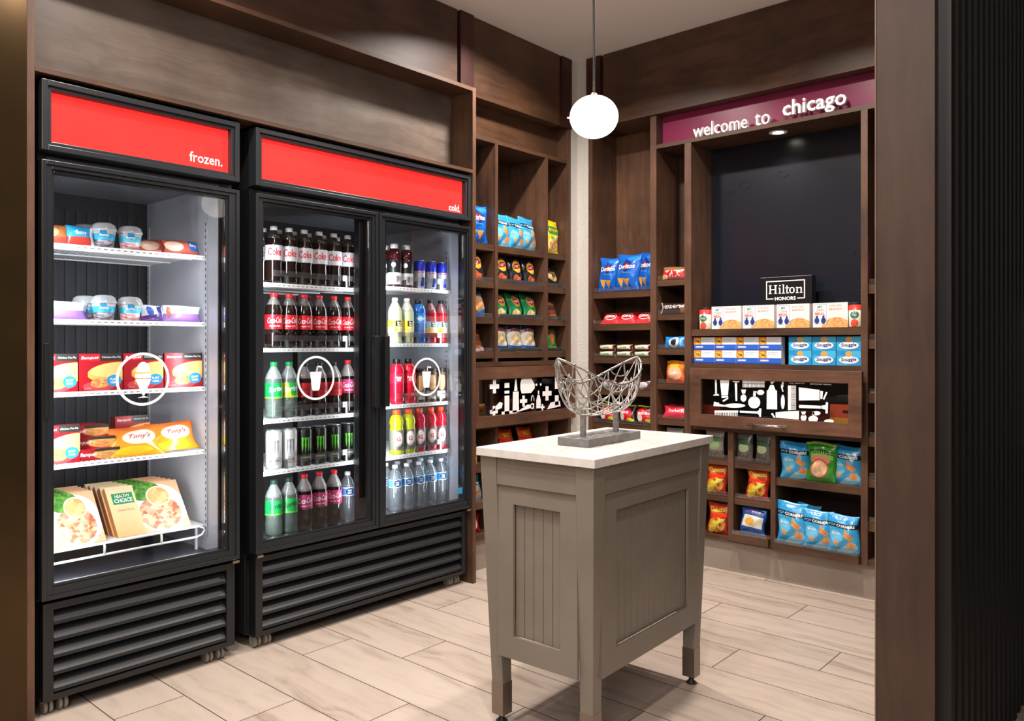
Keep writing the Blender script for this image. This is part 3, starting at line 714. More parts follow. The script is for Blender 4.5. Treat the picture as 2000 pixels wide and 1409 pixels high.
for k in range(11):          # small knots on the rim
    for sg_ in (-1, 1):
        p = hull(-.85+k*.17, sg_); m.tube([p-Vector((0, .005, 0)), p+Vector((0, .005, .001))], .0048, NICKEL, 7)
m.build('lattice_bowl', S)
# ------------------------------------------------------------------ pendant
Pn = empty('pendant_lamp', (-1.51, 2.12, 1.8485), label='glowing white egg shaped glass pendant lamp over the island', cat='lamp')
pr = [(0.0, 0.0)]+[(.0795*math.sin(x)**.97, .0685*(1-math.cos(x))) for x in [PI*i/20 for i in range(1, 20)]]+[(.0, .137)]
MB().lathe(pr, emit('#fff3e8', 4.5), 40).build('glass_shade', Pn)
MB().lathe([(.012, .1345), (.012, .141), (.008, .1455), (.005, .148)], flat('#d8b48c', .3, .6), 20).build('collar', Pn)
m = MB(); m.tube([(0, 0, .1455), (.0005, 0, .30), (-.0005, 0, .45), (.0012, 0, .62), (-.0008, 0, .8), (0, 0, 1.0003)], .0042, speck('braided cord', '#262422', '#4c4945', 220, .7), 8); m.build('cord', Pn)
m = MB(); m.tube([(-.0585, -.0535, .0655), (-.066, -.0585, .0655)], .003, flat('#e8c9b8', .3), 8); m.build('shade_screw', Pn)
MB().tube([(.0525, -.046, .0945), (.0545, -.0475, .096)], .0028, flat('#8a8a88', .4), 6).build('shade_screw', Pn)
# ------------------------------------------------------------------ packages
def cylfn(r): return lambda u, v: (r*math.sin(u/r), -r*math.cos(u/r), v)
def bottle(name, H, R, body, cap, lab, texts=(), style='soda', lz=(.40, .66), capc=True, bodytop=None, waist=0):
    rt = empty(name); k = H
    if style == 'soda':
        pr = [(.55*R, 0), (.86*R, .01*k), (.97*R, .05*k), (.93*R, .12*k), (.96*R, .22*k), (.92*R, .34*k), (.985*R, lz[0]*k-.002), (.985*R, lz[1]*k+.002), (.97*R, .70*k), (.80*R, .78*k), (.52*R, .865*k), (.36*R, .915*k), (.36*R, .945*k)]
    elif style == 'water':
        pr = [(.7*R, 0), (.95*R, .02*k)]+[(R*(.95 if j % 2 else .90), (.05+j*.045)*k) for j in range(9)]+[(.98*R, lz[0]*k-.002), (.98*R, lz[1]*k+.002), (.96*R, .72*k), (.8*R, .81*k), (.5*R, .885*k), (.36*R, .91*k), (.36*R, .945*k)]
    elif style == 'sport':
        pr = [(.75*R, 0), (.96*R, .02*k), (R, .08*k), (.97*R, .20*k), (.985*R, lz[0]*k), (.985*R, lz[1]*k), (.90*R, .635*k), (R, .69*k), (R, .74*k), (.86*R, .83*k), (.58*R, .885*k), (.5*R, .90*k), (.5*R, .92*k)]
    elif style == 'jar':
        pr = [(.75*R, 0), (.9*R, .02*k), (.94*R, lz[0]*k), (.98*R, lz[1]*k), (.98*R, .90*k)]
    m = MB()
    if bodytop and style != 'jar':
        cut = [p for p in pr if p[1] <= bodytop[1]*k]; up = [p for p in pr if p[1] > bodytop[1]*k]
        m.lathe(cut+[(cut[-1][0]*.999, cut[-1][1]+.0005)], body, 20); m.lathe([cut[-1]]+up, bodytop[0], 20)
    else: m.lathe(pr, body, 20)
    kid(rt, m.build('bottle_body', rt))
    if cap is not None:
        cr = {'soda': .41, 'water': .41, 'sport': .56, 'jar': 1.0}[style]*R; c0 = {'soda': .925, 'water': .93, 'sport': .885, 'jar': .9}[style]*k
        kid(rt, MB().lathe([(cr, c0), (cr, k-.002), (cr-.002, k)], cap, 20).build('cap', rt))
    if lab is not None:
        r = R*1.0; m = MB(); m.lathe([(r, lz[0]*k), (r, lz[1]*k)], lab, 24, uvz=(lz[0]*k, lz[1]*k)); m.f = m.f[:24]; m.m = m.m[:24]; m.uv = m.uv[:24]; m.sm = m.sm[:24]
        for (tx, u, v, w, h, mat, bd, sh, ro) in texts:
            m.text(tx, cylfn(r+.0005), u, lz[0]*k+v*(lz[1]-lz[0])*k, w, h, mat, bold=bd, shear=sh, rot=ro)
        kid(rt, m.build('label', rt))
    return rt
def can(name, H, R, lab, texts=()):
    rt = empty(name); m = MB()
    m.lathe([(.8*R, 0), (R, .012), (R, H-.014), (.86*R, H-.004)], lab, 24, uvz=(0, H))
    for (fn_) in texts: fn_(m, R+.0004)
    kid(rt, m.build('can_body', rt)); kid(rt, MB().lathe([(.86*R, H-.0039), (.87*R, H-.001), (.80*R, H-.001), (.78*R, H-.004), (0, H-.004)], flat('#c9ccd0', .3, .9), 24).build('lid', rt))
    return rt
def bagfn(w, h, t, seed=0, wob=1.0, sl=.06):
    rnd = random.Random(seed); ph = [rnd.uniform(0, 6.28) for _ in range(6)]
    def T(u, v):
        a = max(0, 1-abs(2*u-1)**2.6)**.75; vv = min(max((v-sl)/(1-2*sl), 0), 1); b = math.sin(PI*vv)**.55 if 0 < vv < 1 else 0
        wr = 1+.10*wob*math.sin(7*u+5*v+ph[0])+.07*wob*math.sin(13*v-9*u+ph[1])+.05*wob*math.sin(23*u+ph[2])*(abs(v-.5)*2)
        return t*.5*a*b*wr
    def X(u, v): return (u-.5)*w*(1-.07*math.sin(PI*v)**.7*(1 if t > .02 else .3))+.004*wob*math.sin(6*v+ph[3])
    front = lambda u, v, o=0: (X(u, v), -T(u, v)-.0012-o, v*h+.003*wob*math.sin(5*u+ph[4])*(v > .5))
    back = lambda u, v: (X(u, v), T(u, v)+.0012, v*h+.003*wob*math.sin(5*u+ph[4])*(v > .5))
    return front, back
def bag(name, w, h, t, mat, texts=(), seed=0, wob=1.5, nu=18, nv=22, sl=.06):
    F, B = bagfn(w, h, t, seed, wob, sl); m = MB()
    for fn, bk in ((F, 0), (B, 1)):
        n = m.add([fn(i/nu, j/nv) for j in range(nv+1) for i in range(nu+1)])
        for j in range(nv):
            for i in range(nu):
                a = n+j*(nu+1)+i; q = (a, a+1, a+nu+2, a+nu+1); uv = [(i/nu, j/nv), ((i+1)/nu, j/nv), ((i+1)/nu, (j+1)/nv), (i/nu, (j+1)/nv)]
                if bk: q = q[::-1]; uv = uv[::-1]
                m.face(q, mat, uv, True)
    N2 = (nu+1)*(nv+1); bd = [i for i in range(nu+1)]+[j*(nu+1)+nu for j in range(1, nv+1)]+[nv*(nu+1)+i for i in range(nu-1, -1, -1)]+[j*(nu+1) for j in range(nv-1, 0, -1)]
    for i in range(len(bd)):
        a, b = bd[i], bd[(i+1) % len(bd)]; m.face((b, a, a+N2, b+N2), mat)
    for (tx, u, v, wu, hv, mt, b_, sh, ro) in texts:
        m.text(tx, lambda p, q: F(p, q, .0011), u, v, wu, hv, mt, bold=b_, shear=sh, rot=ro, asp=h/w)
    return m.build(name)
def boxpk(name, w, h, d, mat, texts=(), side=None, r=.0):
    m = MB(); m.box(-w/2, w/2, 0, d, 0, h, mat)
    for (tx, u, v, wu, hv, mt, b_, sh, ro) in texts:
        m.text(tx, lambda p, q: ((p-.5)*w, -.0006, q*h), u, v, wu, hv, mt, bold=b_, shear=sh, rot=ro, asp=h/w)
    if side: 
        m.m[4] = m.m[5] = m.m[0] = m.mi(side)
    return m.build(name)
W_ = PRINTW; K_ = flat('#161616', .4); RD = flat('#d3202b', .4); GN = flat('#0f7a3a', .4); NV = flat('#16306e', .4); YL = flat('#f4d23a', .4)
RC = PI/2                                       # things on the cooler wall face +x
def putA(p, x, y, z, lean=0, yaw=0, **k): return place(p, (x, y, z), (-lean, 0, RC+yaw), **k)
def putB(p, x, y, z, lean=0, yaw=0, **k): return place(p, (x, y, z), (-lean, 0, yaw), **k)
COLA = flat('#1a0f0c', .12, coat=.5); COLAT = flat('#4a4542', .2, coat=.4)
FACE = -.42                                      # labels turned a little towards the aisle
# -------- left fridge door, row 1: silver labelled diet cola
lab = design('silver label', '#c9ccd2', [])
P_ = bottle('cola_bottle', .236, .0362, COLA, flat('#e8e8e8', .4), lab, [('Coke', 0, .55, .058, .031, RD, .02, 0, 0)], lz=(.40, .66), bodytop=(flat('#3a3533', .15, coat=.5), .78))
XB = -2.868
for i, y in enumerate(DLY): putA(P_, XB, y, 1.4202, yaw=FACE, label=ORD[i]+' silver labelled diet cola bottle with white cap, front row of top shelf', cat='bottle', group='diet cola bottles')
for i, y in enumerate(DLY): putA(P_, XB-.085, y+.004, 1.4202, yaw=FACE, label=ORD[i]+' diet cola bottle in the back row of the top shelf', cat='bottle', group='diet cola bottles behind')
# row 2: red cola
redl = lambda c: design('bottle label', c, [])
CT = lambda mt=W_: [('Coca-Cola', 0, .62, .062, .024, mt, .004, .45, .06), ('ORIGINAL TASTE', 0, .22, .045, .006, mt, 0, 0, 0)]
CAPR = flat('#d5232c', .35); CAPG = flat('#0e8a48', .35); CAPK = flat('#121212', .35); CAPO = flat('#f0602a', .35)
P_ = bottle('cola_bottle', .226, .0362, COLA, CAPR, redl('#cf1826'), CT(), lz=(.34, .60), bodytop=(flat('#6b6663', .18, coat=.4), .80))
for i, y in enumerate(DLY): putA(P_, XB, y, 1.1572, yaw=FACE, label=ORD[i]+' red labelled cola bottle with red cap, second shelf', cat='bottle', group='red cola bottles')
for i, y in enumerate(DLY[1:4]): putA(P_, XB-.09, y+.004, 1.1572, yaw=FACE, label=ORD[i]+' red capped cola bottle behind the front row on the second shelf', cat='bottle', group='red cola bottles behind')
# row 3
SPR = glass('lemon soda', (.62, .72, .66, 1), .14, .06, .30, '#8fa399'); SPT = glass('empty neck', (.8, .85, .84, 1), .2, .08, .35, '#c4cac8')
g1 = design('green label', '#149a46', [('r', 0, 1, 0, .10, '#7ccb3a')]); g2 = design('green yellow label', '#1fa04a', [('p', [(.40, 0), (.53, 0), (.46, 1), (.34, 1)], '#d8d82a'), ('r', 0, 1, 0, .14, '#a8cf30')])
tS = lambda mt, b=.01: [('Sprite', .004, .56, .058, .028, mt, b, .3, .12)]
P1 = bottle('soda_bottle', .230, .0362, SPR, CAPG, g1, tS(W_), lz=(.36, .63), bodytop=(SPT, .70))
putA(P1, XB, DLY[0], .8702, yaw=FACE, label='clear lemon lime soda bottle with green cap and plain green label, third shelf', cat='bottle')
P2 = bottle('soda_bottle', .230, .0362, SPR, CAPG, g2, tS(W_), lz=(.36, .63), bodytop=(SPT, .70))
putA(P2, XB, DLY[1], .8702, yaw=FACE, label='soda bottle with green cap and yellow green label, third shelf second lane', cat='bottle')
P3 = bottle('cola_bottle', .226, .0362, COLA, CAPK, redl('#b01520'), CT(K_), lz=(.36, .62), bodytop=(flat('#77726f', .18, coat=.4), .72))
for i, y in enumerate(DLY[2:5]): putA(P3, XB, y, .8702, yaw=FACE, label=['left one', 'middle one', 'right one'][i]+' of three black capped zero sugar colas behind the round cup print', cat='bottle', group='zero sugar cola bottles')
CH = bottle('cola_bottle', .232, .0362, COLA, CAPR, design('cherry label', '#b5376c', [('r', 0, 1, 0, .16, '#8c1f4a')]), CT(), lz=(.38, .64), bodytop=(flat('#8d8886', .18, coat=.4), .72))
putA(CH, XB, DLY[5], .8702, yaw=FACE, label='magenta labelled cherry cola with red cap at right end of third shelf', cat='bottle')
# row 4: energy cans
def claw(mat):
    def f(m, r):
        for u in (-.0125, 0, .0125):
            pts = [(u-.005, .118), (u+.005, .120), (u+.0035, .100), (u+.0042, .085), (u+.002, .072), (u, .058 if u else .05), (u-.0015, .074), (u-.003, .09), (u-.002, .104)]
            n = m.add([cylfn(r)(a, b) for a, b in pts]); m.face(tuple(range(n, n+len(pts))), mat)
    return f
def ctext(tx, u, z, w, h, mt, b=0): return lambda m, r: m.text(tx, cylfn(r), u, z, w, h, mt, bold=b)
PW = can('energy_drink_can', .163, .033, design('white can print', '#cfcfce', [], .35, metal=.4), [claw(flat('#6d6d70', .35)), ctext('MONSTER', 0, .036, .04, .008, K_, .01), ctext('ENERGY', 0, .024, .026, .005, K_)])
PK = can('energy_drink_can', .163, .033, design('black can print', '#0e100f', [], .3), [claw(flat('#4fb52a', .35)), ctext('MONSTER', 0, .036, .04, .008, flat('#c9c9c9', .4), .01), ctext('ENERGY', 0, .024, .026, .005, flat('#4fb52a', .4))])
for i, y in enumerate(DLY):
    if i < 2: putA(PW, XB, y, .6622, yaw=FACE, label=['left', 'right'][i]+' of the two white energy drink cans on the fourth shelf', cat='can', group='white energy drink cans')
    else: putA(PK, XB, y, .6622, yaw=FACE, label=['leftmost', 'second from left', 'third from left', 'rightmost'][i-2]+' black energy drink can with green claw mark', cat='can', group='black energy drink cans')
# row 5 on the cabinet floor
g3 = design('green zero label', '#12a04b', [('r', 0, 1, 0, .12, '#5fc23a')])
P5 = bottle('soda_bottle', .226, .0362, SPR, flat('#1c3d2a', .5), g3, tS(K_), lz=(.38, .64), bodytop=(SPT, .70))
for i in (0, 1): putA(P5, XB, DLY[i], .3923, yaw=FACE, label=['left', 'right'][i]+' zero sugar lemon lime bottle with black lettering on bottom shelf', cat='bottle', group='zero sugar soda bottles')
CZ = CH
for i in (2, 3, 4): putA(CZ, XB, DLY[i], .3923, yaw=FACE, label=['left', 'middle', 'right'][i-2]+' of three magenta cherry cola bottles on the bottom shelf', cat='bottle', group='cherry cola bottles')
wl = design('water label', '#4f9fdc', [('r', 0, 1, 0, .12, '#cfe6f5'), ('r', 0, 1, .86, 1, '#cfe6f5'), ('e', .52, .5, .085, .42, '#15366f')])
WB = bottle('water_bottle', .215, .0325, PETC, flat('#ececec', .4), wl, [('PURE', .004, .62, .018, .007, W_, .01, 0, 0), ('LIFE', .004, .36, .018, .008, W_, .01, 0, 0)], style='water', lz=(.52, .70))
putA(WB, XB, DLY[5], .3923, yaw=FACE, label='water bottle with blue label at right end of the left door bottom shelf', cat='bottle')
# -------- right fridge door
XR = -2.862
V1 = bottle('juice_bottle', .203, .034, flat('#3d0e17', .15, coat=.5), flat('#ededed', .4), design('vitamin label', '#dfe1e3', [('r', 0, 1, .48, 1, '#17181b'), ('e', .44, .8, .05, .10, '#e9e9ea')]), [('vitamin', .004, .25, .012, .04, K_, 0, 0, 0)], style='sport', lz=(.06, .62))
for i in (0, 1): putA(V1, XR, DRY[i]-.004, 1.4402, yaw=FACE, label=['left', 'right'][i]+' dark red juice bottle with white cap on top right shelf', cat='bottle', group='dark red juice bottles')
putA(V1, XR-.08, DRY[0]+.01, 1.4402, yaw=FACE, label='dark red juice bottle half hidden behind the front pair', cat='bottle')
RB = can('slim_energy_can', .138, .0268, design('silver blue can print', '#c3c8d4', [('r', 0, 1, .62, .97, '#2438c2'), ('p', [(.48, .08), (.62, .08), (.62, .40), (.52, .40)], '#2740b8')], .3, metal=.3), [ctext('Red Bull', 0, .080, .036, .010, flat('#d5242f', .4), .02)])
for i in (2, 3, 4): putA(RB, XR+.006, DRY[i], 1.4402, yaw=FACE, label=['left', 'middle', 'right'][i-2]+' of three slim blue and silver energy cans on top right shelf', cat='can', group='slim energy cans')
LEM = flat('#c2cd9d', .2, coat=.4)
mm = lambda c: design('lemonade label', c, [('r', 0, 1, 0, .45, '#e8e5b8'), ('e', .46, .25, .06, .2, '#f2d43c'), ('r', .47, .62, .52, .98, '#17140f')])
MT = [('Minute', .012, .84, .022, .010, W_, .01, 0, 0), ('Maid', .012, .64, .018, .010, W_, .01, 0, 0)]
L1 = bottle('lemonade_bottle', .214, .0345, LEM, flat('#d8d9cf', .4), mm('#f0e23a'), MT, lz=(.24, .50), bodytop=(flat('#bcc0b0', .2, coat=.3), .76))
for i in (0, 1): putA(L1, XR, DRY[i], 1.1772, yaw=FACE, label=['left', 'right'][i]+' pale yellow lemonade bottle on the second right hand shelf', cat='bottle', group='lemonade bottles')
PB = bottle('sports_drink_bottle', .213, .0345, flat('#1767b8', .15, coat=.5), flat('#1b1f2a', .4), design('blue sleeve', '#1c86d6', [('e', .5, .5, .07, .3, '#8fd0f2')]), [('POWERADE', 0, .5, .045, .009, W_, .02, 0, 0)], style='sport', lz=(.46, .66))
putA(PB, XR, DRY[2], 1.1772, yaw=FACE, label='bright blue sports drink bottle between lemonades and red fruit punches', cat='bottle')
L2 = bottle('fruit_punch_bottle', .214, .0345, flat('#b01226', .15, coat=.5), flat('#1b1b1d', .4), mm('#a9d3ef'), MT, lz=(.24, .50), bodytop=(flat('#8a5a5e', .2, coat=.4), .76))
for i in (3, 4): putA(L2, XR, DRY[i], 1.1772, yaw=FACE, label=['left', 'right'][i-3]+' red fruit punch bottle with pale blue label on second right shelf', cat='bottle', group='fruit punch bottles')
PR = bottle('sports_drink_bottle', .213, .0345, flat('#d01230', .15, coat=.5), CAPK, design('red sleeve', '#e21c3a', []), [('POWER', 0, .62, .03, .010, W_, .01, 0, 0), ('ADE', 0, .36, .02, .010, W_, .01, 0, 0)], style='sport', lz=(.46, .66))
for i in (0, 1): putA(PR, XR, DRY[i]+.012, .8922, yaw=FACE, label=['left', 'right'][i]+' red sports drink bottle with black cap left of the cup print', cat='bottle', group='red sports drink bottles')
CF = bottle('iced_coffee_jar', .164, .034, flat('#4a2a18', .2, coat=.4), flat('#221a17', .4), design('coffee label', '#3a2318', [('e', .5, .66, .10, .30, '#d9a873'), ('r', .38, .60, .06, .34, '#b9c0b8'), ('r', 0, 1, .9, 1, '#5a4636')]), [('COFFEE', 0, .22, .030, .010, K_, .01, 0, 0)], style='jar', lz=(.04, .88))
for i in (2, 3, 4): putA(CF, XR, DRY[i]-(.006 if i == 4 else 0), .8922, yaw=FACE, label=['left', 'middle', 'right'][i-2]+' of three brown iced coffee jars on the third right shelf', cat='jar', group='iced coffee jars')
gl_ = lambda c: design('sports label', c, [('e', .5, .55, .10, .36, '#e9e6df')])
GT = [('G', .0, .56, .019, .022, RD, .03, 0, 0)]
GY = bottle('sports_drink_bottle', .209, .0345, flat('#b9c21c', .15, coat=.5), CAPO, gl_('#7b7c6d'), GT, style='sport', lz=(.10, .55))
GR = bottle('sports_drink_bottle', .209, .0345, flat('#c01432', .15, coat=.5), CAPO, gl_('#7d6264'), GT, style='sport', lz=(.10, .55))
for i in (0, 1): putA(GY, XR, DRY[i]+.01, .6562, yaw=FACE, label=['left', 'right'][i]+' yellow sports drink bottle with orange cap on the fourth shelf', cat='bottle', group='yellow sports drink bottles')
for i in (2, 3, 4): putA(GR, XR, DRY[i]-(.004 if i == 4 else 0), .6562, yaw=FACE, label=['left', 'middle', 'right'][i-2]+' of three red sports drinks with orange caps on the fourth shelf', cat='bottle', group='red orange capped sports drinks')
for i in range(5): putA(WB, XR, DRY[i], .3923, yaw=FACE, label=ORD[i]+' of the five water bottles in front on the right bottom shelf', cat='bottle', group='water bottles')
for i in range(5): putA(WB, XR-.08, DRY[i]+.01, .3923, yaw=FACE, label=ORD[i]+' water bottle in the back row on the right bottom shelf', cat='bottle', group='water bottles behind')
# -------- freezer
XZ = -2.885
def cup(name, dk, wd, hh=.086, R=.041):
    rt = empty(name); m = MB(); m.lathe([(.72*R, 0), (.94*R, hh*.66)], design(name+' cup', '#c9c4c2', dk, .3), 24, uvz=(0, hh*.66))
    m.text('Bunny', cylfn(R*.92), .004, hh*.47, .03, .010, W_, bold=.01); kid(rt, m.build('cup_body', rt))
    kid(rt, MB().lathe([(.99*R, hh*.66), (1.02*R, hh*.68), (1.0*R, hh*.76), (.93*R, hh*.80), (.88*R, hh*.90), (.60*R, hh*.985), (.3*R, hh)], LID, 24).build('lid', rt))
    return rt
c1 = cup('sundae_cup', [('r', 0, 1, .45, .82, '#37a9d6'), ('e', .50, .85, .05, .25, '#2c8fc4'), ('r', 0, 1, 0, .45, ('n', '#3a2c2e', '#b9b2bd', 14))], 0, .088)
c2 = cup('sundae_cup', [('r', 0, 1, .45, .82, '#57c1dd'), ('e', .52, .85, .05, .25, '#2c8fc4'), ('r', 0, 1, 0, .45, ('n', '#d9434c', '#efe6e6', 12))], 0, .086)
for z, s_ in ((1.5082, 'top'), (1.2562, 'second')):
    k = 1 if z > 1.4 else 0
    putA(c1, XZ-.01, 1.129, z, yaw=FACE, label='chocolate sundae cup with blue band and clear lid on the %s freezer shelf' % s_, cat='cup')
    putA(c2, XZ-.01, 1.218, z, yaw=FACE, label='strawberry sundae cup with blue band and domed lid on the %s freezer shelf' % s_, cat='cup')
    putA(c1, XZ-.10, 1.10, z, yaw=FACE, label='lidded sundae cup standing behind the front cups on the %s freezer shelf' % s_, cat='cup')
BW = [('Bunny', .52, .62, .42, .30, W_, .01, .3, .05)]
pA = bag('ice_cream_wrapper', .085, .062, .03, design('tan wrapper', '#b06a3c', [('r', 0, 1, .0, .35, '#c04a3a'), ('e', .3, .6, .3, .3, '#d6a070')], .25), (), 3, .5, 14, 10)
pB = bag('ice_cream_wrapper', .092, .066, .03, design('blue red wrapper', '#2f9fd8', [('r', 0, 1, .0, .42, '#cf4338'), ('r', .86, 1, 0, 1, '#eef2f5')], .25), BW, 4, .5, 14, 10)
pC = bag('ice_cream_wrapper', .15, .055, .03, design('brown red wrapper', '#b8594a', [('e', .3, .5, .25, .35, '#e0bda8'), ('r', .72, 1, .25, 1, '#2e62b8'), ('r', .0, .06, 0, 1, '#8a2a24')], .25), [('Bunny', .84, .6, .2, .3, W_, .01, .3, 0)], 5, .6, 16, 10)
pD = bag('ice_cream_wrapper', .15, .060, .034, design('purple white wrapper', '#dfe6f2', [('r', 0, 1, 0, .48, '#9a72c4'), ('e', .5, .68, .10, .22, '#6f95cf'), ('e', .5, .68, .08, .17, '#dfe6f2'), ('e', .12, .55, .055, .36, '#a8674a')], .25), [('blue', .5, .68, .10, .12, NV, 0, 0, 0)], 6, .5, 16, 10)
putA(pA, XZ, .968, 1.5085, .12, label='tan and red ice cream wrapper at far left of the top freezer shelf', cat='ice cream')
putA(pB, XZ, 1.048, 1.5085, .12, label='blue and red ice cream sandwich wrapper left of the sundae cups', cat='ice cream')
putA(pC, XZ, 1.40, 1.5085, .35, label='red and brown ice cream wrapper with blue end at right of top freezer shelf', cat='ice cream')
putA(pC, XZ-.045, 1.33, 1.5085, .35, label='red ice cream wrapper lying behind another at right of the top freezer shelf', cat='ice cream')
putA(pD, XZ, .995, 1.2565, .12, label='purple and white wrapped ice cream left of the cups on the second freezer shelf', cat='ice cream')
putA(pD, XZ-.055, 1.02, 1.2565, .12, label='purple and white wrapper standing behind the left one on the second shelf', cat='ice cream')
putA(pD, XZ, 1.405, 1.2565, .14, label='purple and white wrapped ice cream at right end of the second freezer shelf', cat='ice cream')
pE = bag('ice_cream_wrapper', .085, .058, .034, design('navy wrapper', '#dfe6f2', [('p', [(0, 0), (1, 0), (.9, .45), (0, .3)], '#5c2f80'), ('e', .35, .6, .16, .28, '#3c63b8'), ('p', [(.62, .1), (.9, .5), (.95, 1), (.7, .9)], '#23306e')], .25), (), 9, .6, 14, 10)
putA(pE, XZ-.005, 1.295, 1.2565, .15, label='navy and violet ice cream wrapper just right of the cups on the second shelf', cat='ice cream')
pie = design('pot pie box', '#a51522', [('e', .80, .50, .62, .26, '#dfa84f', .12), ('e', .82, .56, .58, .19, '#edc377', .10), ('r', 0, .2, 0, 1, '#a51522'), ('e', .45, .12, .36, .13, '#c7444a'), ('e', .48, .20, .22, .13, ('n', '#e0b070', '#c8703a', 18)), ('r', .46, 1, .80, 1, '#33302c'), ('e', .80, .26, .17, .155, '#2a8fd0'), ('r', .02, .48, .80, .98, '#c4202c')], .35)
PT = [('Banquet', .25, .88, .40, .10, W_, .015, .25, .03), ('Chicken Pot Pie', .74, .90, .44, .05, W_, .0, .2, 0), ('PLANT', .80, .30, .18, .06, W_, .02, 0, 0), ('1000', .80, .21, .16, .06, W_, .02, 0, 0), ('DEEP', .2, .06, .16, .06, flat('#e88a8a', .4), .01, 0, 0)]
PP = boxpk('pot_pie_box', .142, .128, .045, pie, PT, flat('#7d121c', .4))
for i, y in enumerate((.973, 1.112, 1.258, 1.406)): putA(PP, XZ+.012, y, 1.0122, .03, yaw=-.03*(i % 2), scale=(.9 if i == 0 else 1, 1, 1), label=ORD[i]+' red pot pie box standing on the third freezer shelf', cat='frozen food box', group='red pot pie boxes')
putA(PP, XZ+.012, .980, .7732, .03, label='red pot pie box standing upright at left of the fourth freezer shelf', cat='frozen food box')
PS = boxpk('pot_pie_box', .142, .038, .128, design('pot pie box end', '#a51522', [('e', .75, .5, .4, .5, ('n', '#e0b070', '#c8803a', 10)), ('r', .4, 1, .75, 1, '#33302c')], .35), [('Banquet', .25, .5, .40, .45, W_, .015, .25, 0)], flat('#a51522', .4))
for k, (dx, yy, rz) in enumerate(((0, 1.108, .05), (-.03, 1.10, -.1), (-.05, 1.092, .12))):
    putA(PS, XZ+.005+dx, yy, .7732+k*.0385, 0, rz, label=['lowest', 'middle', 'topmost'][k]+' of three red pot pie boxes lying stacked on the fourth freezer shelf', cat='frozen food box')
tony = design('orange bread bag', ('g', '#f2a81f', '#e8722a'), [('e', .55, .56, .34, .26, '#f0dcc8'), ('e', .55, .56, .28, .20, '#f6e6d4'), ('e', .4, .15, .4, .10, '#f6c32a')], .2)
TB = bag('frozen_pizza_bag', .185, .12, .045, tony, [("Tony's", .56, .56, .46, .22, flat('#b8261e', .4), .015, .25, .06)], 11, 1.2)
putA(TB, XZ+.012, 1.24, .7735, .62, -.06, label='orange pizza bag with red script in middle of the fourth freezer shelf', cat='frozen food bag')
putA(TB, XZ+.005, 1.382, .7795, .62, .05, label='orange pizza bag with red script at right end of the fourth freezer shelf', cat='frozen food bag')
putA(PP, -3.06, 1.30, .7732, .05, label='dark red frozen food box in shade behind the orange bags', cat='frozen food box')
hc = design('meal box', '#e9b98e', [('e', .66, .46, .36, .50, '#f3efe9'), ('e', .66, .46, .33, .46, '#fbf8f4'), ('e', .64, .36, .29, .34, ('n', '#b05a3a', '#e9c9a0', 16)), ('e', .50, .84, .24, .20, ('n', '#2f6a22', '#6fae45', 22)), ('e', .68, .70, .17, .21, '#f3dcc0'), ('e', .68, .70, .15, .185, ('n', '#dc9c5c', '#efc48a', 14)), ('r', 0, .37, 0, 1, ('g', '#efb070', '#ecd9ae')), ('r', .06, .34, .64, .86, '#1f8a55')], .4)
HT = [('HEALTHY', .20, .80, .20, .06, W_, .01, 0, 0), ('CHOICE', .20, .71, .24, .08, W_, .02, 0, 0), ('Chicken Marsala', .20, .52, .22, .035, flat('#8a6a4a', .4), 0, 0, 0), ('300 10g', .86, .12, .14, .04, flat('#8a6a4a', .4), .01, 0, 0)]
HCB = boxpk('frozen_meal_box', .262, .208, .026, hc, HT, flat('#a8703c', .5))
for st, yc in (('left', 1.02), ('right', 1.302)):
    for k in range(5):
        putA(HCB, -2.872-k*.0345, yc-(.0 if st == 'left' else .004*k), .4902, .70, -.02, scale=(.83 if st == 'left' else 1, 1, 1), label=['front', 'second', 'third', 'fourth', 'rearmost'][k]+' leaning peach meal box in the %s stack of the freezer basket' % st, cat='frozen food box', group='leaning frozen meal boxes, %s stack' % st)
# -------- snack bags
dori = design('blue tortilla chip bag', '#1565c8', [('p', [(.42, .88), (.26, .66), (.50, .50), (.76, .74)], '#0e2f86'), ('p', [(.44, .80), (.30, .65), (.48, .55), (.66, .70)], '#8a1f22'), ('p', [(.14, .36), (.30, .08), (.44, .34)], '#e8a33a'), ('p', [(.44, .33), (.58, .10), (.72, .32)], '#dd9430'), ('r', 0, 1, .0, .05, '#0d4aa0'), ('e', .75, .9, .3, .06, '#2b86e0')], .22, coat=.3)
DT = [('Doritos', .46, .665, .72, .13, W_, .025, 0, .10), ('COOL RANCH', .52, .50, .35, .035, flat('#a9d5f5', .4), 0, 0, 0)]
DB = bag('tortilla_chip_bag', .158, .212, .06, dori, DT, 21)
popc = design('sky blue chip bag', '#3aa5dd', [('r', 0, 1, .66, .78, '#1c2a3a'), ('e', .26, .42, .22, .16, '#6fc3ea'), ('e', .62, .10, .34, .12, '#8fd0ee', .3), ('p', [(.50, .44), (.70, .34), (.84, .42), (.60, .66)], ('n', '#d98a4a', '#e8a868', 12)), ('p', [(.56, .16), (.80, .14), (.90, .28), (.64, .33)], ('n', '#c87f48', '#e0a060', 12)), ('p', [(.14, .24), (.28, .18), (.34, .28), (.20, .34)], ('n', '#d09050', '#e0a868', 14)), ('r', 0, 1, .78, .95, '#2f9ad6')], .22, coat=.3)
PCT = [('POP', .18, .72, .24, .06, flat('#7fc4ea', .4), 0, 0, 0), ('CORNERS', .62, .72, .58, .07, W_, .025, 0, 0), ('SEA SALT', .28, .50, .28, .045, W_, .0, 0, 0)]
PC = bag('popped_corn_chip_bag', .155, .195, .055, popc, PCT, 22)
